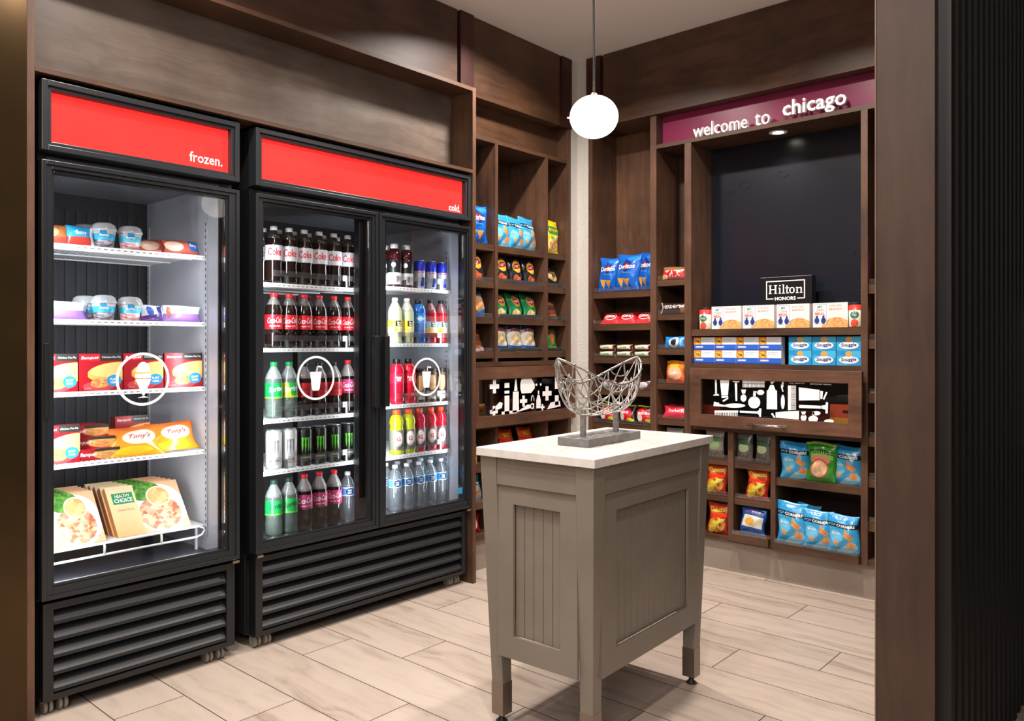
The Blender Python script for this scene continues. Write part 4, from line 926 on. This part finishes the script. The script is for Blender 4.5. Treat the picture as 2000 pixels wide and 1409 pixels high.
lay = lambda b, o, c: design('oval logo chip bag', b, [('e', .55, .66, .30, .24, o), ('e', .55, .66, .25, .11, '#c01f28'), ('e', .40, .20, .24, .16, c), ('e', .62, .16, .16, .12, c), ('r', 0, 1, .0, .05, '#2c3a66')], .25, coat=.3)
LT = [("Lay's", .55, .67, .42, .13, W_, .01, .2, .05)]
LB = bag('potato_chip_bag', .12, .150, .05, lay('#26272b', '#efc53a', '#d2683a'), LT, 23); LG = bag('potato_chip_bag', .13, .145, .05, lay('#17804a', '#d7b23c', '#e8d49a'), LT, 24)
ruf = design('ridged chip bag', '#e9e6dc', [('r', 0, 1, 0, .28, '#1f6fc4'), ('e', .5, .30, .6, .10, '#e9e6dc'), ('e', .5, .48, .34, .16, '#dcc48e'), ('r', 0, 1, .84, 1, '#27407c')], .25, coat=.3)
RU = bag('ridged_chip_bag', .125, .148, .05, ruf, [('Ruffles', .5, .80, .72, .13, flat('#b8202a', .4), .03, .1, .05)], 25)
fun = design('yellow snack bag', '#f0d619', [('r', .08, .92, .56, .80, '#3f8f3a'), ('e', .55, .30, .42, .22, '#e9d9a0'), ('e', .55, .30, .36, .17, ('n', '#c9803a', '#efcf8a', 12)), ('e', .4, .46, .14, .05, '#6fae45')], .22, coat=.3)
FU = bag('onion_ring_snack_bag', .125, .205, .05, fun, [('Funyuns', .5, .69, .66, .14, YL, .02, 0, .12)], 26)
dark = design('dark cream snack bag', '#2a2722', [('e', .5, .50, .42, .22, '#c9b27a'), ('r', 0, 1, .05, .18, '#d8d3c8'), ('e', .5, .62, .3, .06, '#8f6b3a')], .25, coat=.3)
SD = bag('small_snack_bag', .10, .125, .045, dark, [('MIX', .5, .52, .4, .12, K_, .02, 0, 0)], 27)
brn = design('brown jerky bag', '#5a2f22', [('r', 0, 1, .30, .46, '#8a4a30'), ('r', 0, 1, .05, .18, '#cfc8c2'), ('e', .5, .2, .3, .08, '#b06a3a'), ('r', 0, 1, .55, .6, '#7a4632')], .3, coat=.2)
JB = bag('jerky_bag', .10, .13, .03, brn, [('JERKY', .5, .68, .62, .12, flat('#c98a5a', .4), .02, 0, 0)], 28)
pis = design('green nut bag', '#3f8f35', [('e', .5, .62, .24, .34, '#b5603a'), ('e', .5, .62, .16, .25, '#d68a58'), ('e', .5, .12, .4, .08, '#8fc46a')], .25, coat=.3)
NB = bag('nut_bag', .105, .135, .04, pis, (), 29)
hot = design('flaming snack bag', ('g', '#a81820', '#c3401c'), [('e', .5, .78, .52, .14, '#d8581f', .1), ('e', .48, .30, .40, .26, ('n', '#e8d23a', '#c8301c', 9)), ('p', [(0, .52), (1, .62), (1, .70), (0, .60)], '#e8341f'), ('e', .3, .16, .22, .10, '#efd94a', .5), ('e', .62, .42, .24, .06, '#d9dc55', .4)], .22, coat=.3)
HO = bag('hot_snack_bag', .118, .158, .05, hot, [('Cheetos', .48, .80, .74, .15, YL, .035, 0, .12)], 30)
HL = bag('hot_snack_bag', .135, .155, .05, hot, [('HOT', .5, .80, .5, .15, YL, .035, 0, .12)], 31)
blu = design('blue white snack bag', '#2b6bb8', [('r', .05, .95, .30, .95, '#b7c7d8'), ('e', .5, .5, .3, .3, '#d9a060'), ('r', 0, 1, .85, 1, '#2b5f9c')], .25, coat=.3)
AX = -2.885
putA(DB, AX, 2.998, 1.7005, .10, -.15, scale=(.92, 1, .98), label='blue tortilla chip bag alone in the top left cubby by the fridge', cat='chip bag')
putA(DB, AX-.075, 3.012, 1.7005, .10, .1, scale=(.75, 1, 1), label='second blue tortilla chip bag pushed behind in the top left cubby', cat='chip bag')
for i, (y, sc, yw) in enumerate(((3.185, .95, -.1), (3.300, .9, .05), (3.415, .97, .1))):
    putA(PC, AX+(.01 if i == 1 else 0), y, 1.7005, .12, yw, scale=(.93 if i == 2 else .85, 1, sc), label=['left', 'middle', 'right'][i]+' of three sky blue chip bags on the top shelf, left wall', cat='chip bag', group='sky blue chip bags, left wall')
putA(FU, AX, 3.63, 1.7005, .10, .0, scale=(1, 1, .98), label='bright yellow onion ring snack bag in the top cubby by the wall corner', cat='snack bag')
putA(LB, AX, 2.985, 1.5045, .15, -.1, label='dark bag with yellow oval in left cubby of second row by the fridge', cat='chip bag')
for i, y in enumerate((3.185, 3.305, 3.425)): putA(LB, AX, y, 1.5045, .15, .06*i-.05, scale=(.95, 1, 1), label=['left', 'middle', 'right'][i]+' of three black chip bags with yellow oval logo', cat='chip bag', group='black oval logo chip bags')
putA(SD, AX, 3.635, 1.5045, .18, label='small dark bag with cream picture in second row by the wall corner', cat='snack bag')
blb = bag('blue_snack_bag', .115, .14, .05, blu, (), 32)
putA(blb, AX, 2.995, 1.3155, .2, -.1, label='pale blue snack bag in left cubby of the third row by the fridge', cat='snack bag')
for i, y in enumerate((3.18, 3.305, 3.43)): putA(LG, AX, y, 1.3155, .22, .05, scale=(.95, 1, 1), label=['left', 'middle', 'right'][i]+' of three green chip bags on the third row', cat='chip bag', group='green chip bags')
putA(JB, AX, 3.63, 1.3155, .2, label='brown jerky bag in third row cubby by the wall corner', cat='snack bag')
putA(JB, AX, 2.99, 1.1335, .25, -.1, label='brown jerky bag in lowest upper cubby beside the fridge', cat='snack bag')
for i, y in enumerate((3.18, 3.302, 3.42)): putA(RU, AX, y, 1.1335, .12, .05, label=['left', 'middle', 'right'][i]+' of three blue and white ridged chip bags', cat='chip bag', group='ridged chip bags')
putA(NB, AX, 3.63, 1.1335, .2, label='green nut bag with orange oval picture in the cubby by the corner', cat='snack bag')
for i, y in enumerate((3.235, 3.40)): putA(HL, AX, y, .5405, .15, .05, scale=(.98, 1, 1.08), label=['left', 'right'][i]+' red flaming snack bag under the first aid box, behind the island', cat='snack bag', group='red snack bags under the first aid box')
putA(FU, AX, 2.95, .5405, .15, scale=(.9, 1, .6), label='yellow and orange snack bag low beside the fridge under first aid box', cat='snack bag')
putA(PC, AX, 2.96, .3495, .15, scale=(.9, 1, .7), label='light blue chip bag low in the gap between fridge and island', cat='chip bag')
KR = bag('candy_bag', .12, .09, .04, design('red white candy bag', '#b01c2c', [('e', .5, .5, .3, .3, '#efe4e0')], .25), (), 33)
putA(KR, AX, 2.96, .1855, .15, label='red and white candy bag on the lowest shelf beside the fridge', cat='snack bag')
# items inside the left glass fronted box
def pk(name, w, h, d, c, ops=()): return boxpk(name, w, h, d, design(name+' print', c, list(ops), .35), ())
a1 = pk('medicine_packet', .11, .055, .02, '#e3c23a', [('e', .5, .5, .3, .35, '#d8322e')]); a2 = pk('medicine_packet', .08, .07, .03, '#b85a34'); a3 = pk('medicine_packet', .12, .04, .03, '#7d2f86', [('r', .3, .7, .2, .8, '#e05a3a')]); a4 = pk('medicine_packet', .09, .05, .03, '#c63b34')
for p, y, l in ((a1, 2.985, 'yellow packet with red dot in the first aid box'), (a2, 2.905, 'rust brown packet at left end of the first aid box'), (a3, 3.12, 'purple packet with orange patch in the first aid box'), (a4, 3.30, 'small red packet in the middle of the first aid box')):
    putA(p, -2.86, y, .8055, .2, label=l, cat='packet')
# -------- back wall, narrow bays
BY = 3.842
for i, (x, w_, sc) in enumerate(((-2.640, .80, .96), (-2.502, 1.0, 1.0), (-2.389, .85, 1.02))):
    putB(DB, x, BY+(.012, 0, .02)[i], 1.4785, .10, (.25, .03, -.25)[i], scale=(w_, 1, sc), label=['left', 'middle', 'right'][i]+' of three blue tortilla chip bags in the back wall cubby', cat='chip bag', group='blue tortilla chip bags, back wall')
kk = design('red candy bag', '#d3222c', [('e', .5, .55, .34, .30, '#f1dcd6'), ('e', .5, .55, .30, .25, '#b81822')], .22, coat=.3)
KK = bag('wafer_bar_bag', .135, .092, .028, kk, [('KitKat', .5, .56, .50, .26, W_, .02, .15, .06)], 41, .5)
for i, x in enumerate((-2.63, -2.515, -2.398)): putB(KK, x, BY-.005, 1.2905, .72, .02, scale=(.9, 1, 1), label=['left', 'middle', 'right'][i]+' of three red wafer bar packs leaning back', cat='candy', group='red wafer bar packs')
mint = design('mint candy wrap', '#cfd6b0', [('r', 0, 1, 0, .24, '#5a1e22'), ('r', 0, 1, .84, 1, '#6a2a26'), ('e', .5, .52, .36, .22, '#e8edd8'), ('r', .9, 1, 0, 1, '#4a1a1e')], .25, coat=.2)
MN = bag('mint_candy_bag', .125, .036, .034, mint, [('mint', .5, .52, .4, .3, GN, .02, 0, 0)], 42, .6, 16, 8)
for i, x in enumerate((-2.633, -2.513, -2.393)):
    for k in (0, 1): putB(MN, x, BY-.01, 1.1005+k*.037, .0, .02, scale=(.9, 1, 1), label=['left', 'middle', 'right'][i]+' %s pack in the two high row of pale green mint candy' % ['lower', 'upper'][k], cat='candy', group='pale green mint candy packs')
bl = design('maroon candy wrap', '#5c1f2a', [('e', .5, .4, .35, .3, '#cfc8c8'), ('r', 0, 1, .75, 1, '#1d1a1c')], .25)
BC = bag('maroon_candy_bag', .12, .055, .035, bl, (), 43, .8, 14, 8)
for i, x in enumerate((-2.633, -2.513, -2.393)): putB(BC, x, BY-.01, .9185, .25, .02, scale=(.95, 1, 1), label=['left', 'middle', 'right'][i]+' of the maroon and white candy packs behind the sculpture', cat='candy', group='maroon candy packs')
sk = design('rainbow candy bag', '#1c1718', [('e', .5, .45, .36, .36, '#d2231f'), ('p', [(.1, .82), (.9, .88), (.9, .95), (.1, .90)], '#cfd42a'), ('e', .75, .16, .2, .08, '#d8d830'), ('e', .28, .3, .14, .18, '#e8e0dc'), ('e', .62, .55, .1, .2, '#b81a5a')], .25, coat=.2)
SK = bag('fruit_candy_bag', .13, .118, .045, sk, [('MIKE', .45, .5, .5, .14, W_, .02, 0, .1)], 44, 1.3)
for i, x in enumerate((-2.64, -2.508, -2.388)): putB(SK, x, BY-.005, .7205, .3, (.15, -.1, .1)[i], scale=(.95, 1, 1), label=['left', 'middle', 'right'][i]+' of the red and black fruit candy bags just above the island', cat='candy', group='red and black fruit candy bags')
twx = design('gold red candy bag', '#b8282a', [('r', 0, 1, .72, 1, '#8a6a3a'), ('e', .1, .2, .14, .2, '#c9a05a'), ('e', .85, .3, .12, .5, '#d8343a')], .22, coat=.3)
TX = bag('candy_bar_bag', .155, .072, .035, twx, [('TWIX', .45, .42, .62, .50, flat('#f3d8d4', .4), .03, .15, .04)], 45, .8, 16, 10)
hs_ = design('dark brown chocolate bag', '#2f1a18', [('p', [(.78, 0), (1, 0), (1, .8), (.70, .6)], '#8a5240'), ('r', 0, .05, 0, 1, '#c8bfbb')], .22, coat=.3)
HS = bag('chocolate_bar_bag', .168, .062, .03, hs_, [("HERSHEY'S", .42, .60, .66, .34, flat('#dad4d2', .35), .02, 0, .02)], 46, .4, 16, 10)
orr = design('blue cookie bag', '#2085d6', [('e', .5, .5, .24, .44, '#dfe8ef'), ('e', .5, .46, .13, .26, '#20252e'), ('r', .78, .86, .2, .8, '#7ec2ee')], .22, coat=.3)
OR = bag('cookie_bag', .135, .066, .04, orr, [('OREO', .5, .72, .28, .2, NV, .03, 0, 0)], 47, .6, 16, 10)
ogo = design('orange cracker bag', ('g', '#dd4f1c', '#f08a25'), [('e', .52, .45, .36, .30, '#f2b488'), ('e', .45, .80, .24, .12, '#f4b13a')], .22, coat=.3)
OG = bag('cracker_bag', .130, .122, .045, ogo, [('Goldfish', .52, .46, .56, .16, flat('#f7f1ea', .4), .02, .2, .12)], 48, .8)
stb = design('pink candy bag', '#d81f3f', [('e', .5, .40, .5, .16, '#e8345a'), ('r', .25, .95, .76, 1, '#8a2236')], .22, coat=.3)
SB = bag('fruit_chew_bag', .15, .075, .04, stb, [('Starburst', .55, .56, .66, .26, flat('#f6ead6', .35), .02, 0, -.02)], 49, .8, 16, 10)
XM = -2.192
putB(TX, XM+.003, BY-.012, 1.5275, .25, .08, label='red and gold caramel candy bag in top cubby left of the navy panel', cat='candy')
putB(TX, XM+.02, BY+.05, 1.5275, .25, -.08, label='dark gold candy bag lying behind the red one in the top cubby', cat='candy')
putB(HS, XM, BY-.012, 1.3405, .25, .06, label='dark brown chocolate bar bag in second cubby left of the navy panel', cat='candy')
putB(OR, XM+.003, BY-.01, 1.1505, .2, .0, label='bright blue cookie bag in third cubby beside the white detergent boxes', cat='snack bag')
putB(OG, XM+.008, BY-.008, .9605, .08, -.08, label='orange cracker bag standing in cubby beside the personal items box', cat='snack bag')
putB(SB, XM+.004, BY-.012, .7665, .35, .05, label='pink red fruit chew bag in the cubby right above the island top', cat='candy')
putB(SB, XM+.01, BY+.04, .7665, .2, .05, label='second pink fruit chew bag behind the front one above the island top', cat='candy')
gno = design('kraft nut pouch', '#a39b92', [('e', .5, .46, .34, .17, '#a9c68c'), ('p', [(.3, .58), (.9, .56), (.95, .74), (.4, .76)], '#4a7a4f'), ('r', 0, 1, 0, .26, ('n', '#6a5c50', '#9a8d80', 14)), ('r', .25, .75, .42, .48, '#cfdcc0')], .35)
GN_ = bag('nut_pouch', .112, .152, .04, gno, [('granola', .5, .455, .4, .05, GN, .0, 0, 0)], 50, .4)
putB(GN_, XM-.005, BY-.005, .5705, .1, .05, scale=(.95, 1, .95), label='grey pouch barely showing over the back edge of the island top', cat='snack bag')
gsk = design('clear nut pouch', '#6e6a66', [('e', .42, .44, .36, .15, '#b9d0a4'), ('r', .1, 1, .55, .75, '#3c5a44'), ('r', 0, 1, 0, .26, ('n', '#5a5048', '#8a8078', 12))], .25, coat=.3)
GK = bag('nut_pouch', .085, .150, .035, gsk, (), 51, .4)
putB(GN_, -1.955, BY-.005, .5785, .06, .05, label='kraft grey pouch with pale green oval right beside the island corner', cat='snack bag')
putB(GK, -1.786, BY-.005, .5755, .06, .1, label='left of the two narrow clear nut pouches under the personal items box', cat='snack bag')
putB(GK, -1.688, BY-.005, .5755, .06, -.1, label='right of the two narrow clear nut pouches under the personal items box', cat='snack bag')
putB(HO, -1.942, BY-.008, .3885, .06, .06, label='red and yellow hot snack bag in upper row beside the island leg', cat='snack bag')
putB(HO, -1.716, BY-.008, .3885, .05, .1, label='red and yellow hot snack bag alone in the middle cubby', cat='snack bag')
putB(HO, -1.932, BY-.008, .1785, .05, .06, scale=(1, 1, 1.02), label='red and yellow hot snack bag in bottom row beside the island leg', cat='snack bag')
bwd = design('blue kettle chip bag', '#1c4f9c', [('p', [(.10, .34), (.94, .26), (.92, .70), (.14, .74)], '#dcdcc8'), ('e', .42, .50, .20, .13, '#dda84a'), ('e', .5, .08, .5, .06, '#5f9ad4')], .22, coat=.3)
BWB = bag('blue_kettle_chip_bag', .135, .135, .055, bwd, [('KETTLE', .5, .85, .6, .10, flat('#8a3a4a', .4), .02, 0, .03)], 52, 1.2)
putB(BWB, -1.728, 3.80, .2075, .15, .03, label='navy and white kettle chip bag in the protruding bottom tray', cat='chip bag')
tos = design('green chip bag', '#2f8f28', [('r', .12, .88, .60, .76, '#8fcb5a'), ('e', .44, .56, .34, .10, '#e88a7a'), ('e', .44, .34, .30, .24, '#c4553e'), ('e', .44, .34, .26, .21, ('n', '#d9a07a', '#eccfae', 7)), ('r', 0, 1, .94, 1, '#a8c84a')], .22, coat=.3)
TS = bag('green_tortilla_chip_bag', .148, .188, .055, tos, [('TOSTITOS', .48, .76, .80, .11, K_, .03, 0, .0)], 53)
for x, yw, l in ((-1.520, .25, 'sky blue chip bag left of the green bag on the upper wide shelf'), (-1.277, -.05, 'sky blue chip bag right of the green bag on the upper wide shelf')):
    putB(PC, x, BY-.012, .5125, .08, yw, scale=(.95, 1, .93), label=l, cat='chip bag')
putB(TS, -1.388, BY-.02, .5125, .04, -.03, label='green tortilla chip bag between two sky blue bags, lower right shelves', cat='chip bag')
putB(PC, -1.40, BY+.06, .5125, .06, 0, label='blue chip bag in shade behind the green tortilla chip bag', cat='chip bag')
for x, y_, sc, l in ((-1.527, 0, 1.02, 'left sky blue chip bag in the bottom tray, tallest of the front three'), (-1.392, -.012, .92, 'middle sky blue chip bag in the bottom tray, leaning'), (-1.275, -.02, .90, 'right sky blue chip bag in the bottom tray, cut by the upright')):
    putB(PC, x, 3.80+y_, .2005, .10, (.0, .2, .1)[0 if sc > 1 else 1 if sc > .91 else 2], scale=(1.0 if sc > 1 else .92, 1, sc), label=l, cat='chip bag', group='sky blue chip bags in bottom tray')
putB(PC, -1.475, 3.87, .2005, .10, -.2, label='sky blue chip bag behind the left pair in the bottom tray', cat='chip bag')
# wide bay: boxes on the shelf
mo = design('white pasta meal box', '#ece6e4', [('e', .68, .0, .42, .40, ('n', '#d98a48', '#f0c888', 22)), ('r', .03, .40, .14, .95, '#9aa6c4'), ('r', .045, .385, .16, .93, '#e6edf4'), ('e', .12, .28, .07, .13, '#2d3f86'), ('e', .31, .28, .07, .13, '#2d3f86'), ('e', .12, .44, .035, .05, '#2d3f86'), ('e', .31, .44, .035, .05, '#2d3f86')], .35)
MO = boxpk('pasta_meal_box', .163, .117, .04, mo, [('MY', .21, .84, .14, .11, flat('#2f8f86', .4), .02, 0, 0), ('OWN', .21, .70, .22, .11, flat('#e8a15a', .4), .02, 0, 0), ('MEAL', .21, .56, .28, .12, flat('#e0655a', .4), .02, 0, 0), ('PASTA MEAL', .66, .88, .36, .07, flat('#e29a9a', .4), 0, 0, 0), ('BEEF', .66, .74, .36, .06, flat('#d98a8a', .4), .0, 0, 0)])
for i, x in enumerate((-1.878, -1.703, -1.526, -1.347)): putB(MO, x, 3.812, 1.2535, 0, label=ORD[i]+' of four white pasta meal boxes below the black sign block', cat='food box', group='white pasta meal boxes')
cn = design('noodle canister', '#e8dfcf', [('r', 0, 1, .72, .96, '#d5352f'), ('e', .47, .52, .10, .17, '#23684a'), ('e', .47, .16, .09, .18, '#d8553a'), ('r', 0, 1, .96, 1, '#1a1a1a')], .3)
def canister():
    rt = empty('canister'); m = MB(); m.lathe([(.031, 0), (.032, .003), (.033, .106)], cn, 24, uvz=(0, .108))
    m.text('Pot', cylfn(.0335), -.006, .056, .02, .010, W_, bold=.01); kid(rt, m.build('canister_body', rt)); kid(rt, MB().lathe([(.034, .1061), (.034, .1115), (.032, .113)], flat('#1c1a1a', .4), 24).build('lid', rt)); return rt
CN = canister()
putB(CN, -2.005, 3.835, 1.2535, 0, .2, label='red and cream canister left of the white pasta meal boxes', cat='canister')
putB(CN, -1.232, 3.83, 1.2535, 0, .2, label='red and cream canister right of the white pasta meal boxes', cat='canister')
td = design('detergent box', '#eeeef2', [('r', 0, 1, 0, .44, '#2f66cf'), ('r', 0, 1, 0, .08, '#24409c'), ('r', .02, .36, .42, 1, '#f08326'), ('e', .19, .68, .13, .24, '#f8c52c'), ('r', .42, .85, .82, .86, '#a9b8c4'), ('r', .42, .8, .70, .74, '#b8c4ce'), ('r', .08, .45, .20, .32, '#c4d4f0')], .35)
TD = boxpk('detergent_box', .119, .068, .045, td, [('Tide', .19, .68, .20, .20, NV, .03, 0, 0), ('SIMPLY', .30, .26, .34, .12, W_, .0, 0, 0)])
sn = design('dryer sheet box', '#2f97d4', [('e', .15, .2, .3, .5, '#3fb0e4'), ('e', .85, .8, .3, .3, '#4fbce8'), ('e', .5, .38, .40, .26, '#f1f4f6'), ('e', .5, .80, .14, .20, '#d8ab5a')], .3)
SN = boxpk('dryer_sheet_box', .112, .068, .05, sn, [('Snuggle', .5, .39, .62, .30, flat('#2a2a8c', .4), .02, .1, .05)])
for i, x in enumerate((-2.005, -1.885, -1.765, -1.645)):
    for k in (0, 1): putB(TD, x, 3.815, 1.0735+k*.0685, 0, label='%s column, %s box of the white and blue detergent stack' % (['leftmost', 'second', 'third', 'rightmost'][i], ['lower', 'upper'][k]), cat='laundry box', group='white and blue detergent boxes')
for i, x in enumerate((-1.492, -1.377, -1.262)):
    for k in (0, 1): putB(SN, x, 3.815, 1.0735+k*.0685, 0, label='%s column, %s box of the sky blue dryer sheet stack' % (['left', 'middle', 'right'][i], ['lower', 'upper'][k]), cat='laundry box', group='sky blue dryer sheet boxes')
# black sign block
t = empty('sign_block', (-1.60, 3.90, 1.2535), label='black block sign with white framed hotel rewards lettering', cat='sign')
MB().box(-.133, .133, 0, .06, 0, .262, flat('#0d0e11', .35)).build('block', t, bevel=.002)
m = MB(); f2 = lambda a, z, k: (a, -.0002-.0012*k, z)
def rr(a0, a1, z0, z1): m.prism([(a1, z0), (a0, z0), (a0, z1), (a1, z1)], 0, 1, PRINTW, f2)
zt, zb, xl = .242, .148, .100
rr(-xl, xl, zt-.005, zt); rr(-xl, -xl+.005, zb, zt-.005); rr(xl-.005, xl, zb, zt-.005); rr(-xl+.005, -.062, zb, zb+.005); rr(.062, xl-.005, zb, zb+.005)
m.text('HONORS', lambda u, v: (u, -.0014, v), 0, zb+.003, .108, .018, PRINTW, bold=.03)
# slab serif letters built stroke by stroke
def st(a0, a1, z0, z1): rr(a0, a1, z0, z1)
z0 = .176; hh = .044
def stem(x, h_, sw=.006, top=1, bot=1, sf=.0045):
    st(x, x+sw, z0, z0+h_)
    if bot: st(x-sf, x, z0, z0+.003); st(x+sw, x+sw+sf, z0, z0+.003)
    if top: st(x-sf, x, z0+h_-.003, z0+h_); 
    if top > 1: st(x+sw, x+sw+sf, z0+h_-.003, z0+h_)
stem(-.082, hh, .0075, 2); stem(-.054, hh, .0075, 2); st(-.0745, -.054, z0+.020, z0+.024)
stem(-.031, .030); st(-.0315, -.0245, z0+.037, z0+.044)
stem(-.012, .046)
stem(.006, .040, top=0, bot=0); st(.000, .006, z0+.026, z0+.030); st(.012, .020, z0+.026, z0+.030); st(.012, .019, z0, z0+.004)
n = 18
for i in range(n):
    A0, A1 = 2*PI*i/n, 2*PI*(i+1)/n; c_ = (.0345, z0+.015)
    q = [(c_[0]+r1*math.cos(x), c_[1]+r2*math.sin(x)) for r1, r2, x in ((.0145, .0158, A1), (.0145, .0158, A0), (.0075, .012, A0), (.0075, .012, A1))]
    m.prism(q, 0, 1, PRINTW, f2)
stem(.058, .030); stem(.078, .024, top=0)
st(.064, .078, z0+.024, z0+.028); m.prism([(.084, z0+.024), (.076, z0+.024), (.078, z0+.030), (.081, z0+.029)], 0, 1, PRINTW, f2)
m.build('lettering', t)
# contents of the personal items box
q1 = pk('toiletry_box', .12, .09, .04, '#d85a3c', [('r', 0, 1, 0, .3, '#e8a83a'), ('r', .5, 1, .55, .7, '#3a1a1a')]); q2 = pk('toiletry_box', .10, .05, .03, '#8a3428'); q3 = pk('toiletry_box', .16, .045, .03, '#6a2c26')
for p, x, y, l in ((q1, -1.285, 3.80, 'orange and yellow box at right end of the personal items box'), (q2, -1.975, 3.84, 'dark red toiletry box at left end behind the glass'), (q3, -1.44, 3.86, 'maroon toiletry box in middle right behind the glass')):
    putB(p, x, y, .8005, .05, label=l, cat='toiletry')
# sliver of products beyond the last upright
z1_ = bag('purple_candy_bag', .12, .15, .04, design('purple candy bag', '#b0468c', [('r', 0, 1, 0, .2, '#e8962f')], .25), (), 61)
z2_ = bag('yellow_snack_bag', .12, .14, .04, design('yellow orange bag', '#e5b52a', [('r', 0, 1, 0, .25, '#c4401f'), ('e', .5, .6, .3, .2, '#f2cf4a')], .25), (), 62)
putB(z1_, -1.09, BY, 1.4505, .08, label='purple and orange bag in the sliver beside the right upright', cat='snack bag')
putB(z2_, -1.09, BY, 1.1975, .08, label='yellow and red bag in the sliver beside the right upright', cat='snack bag')
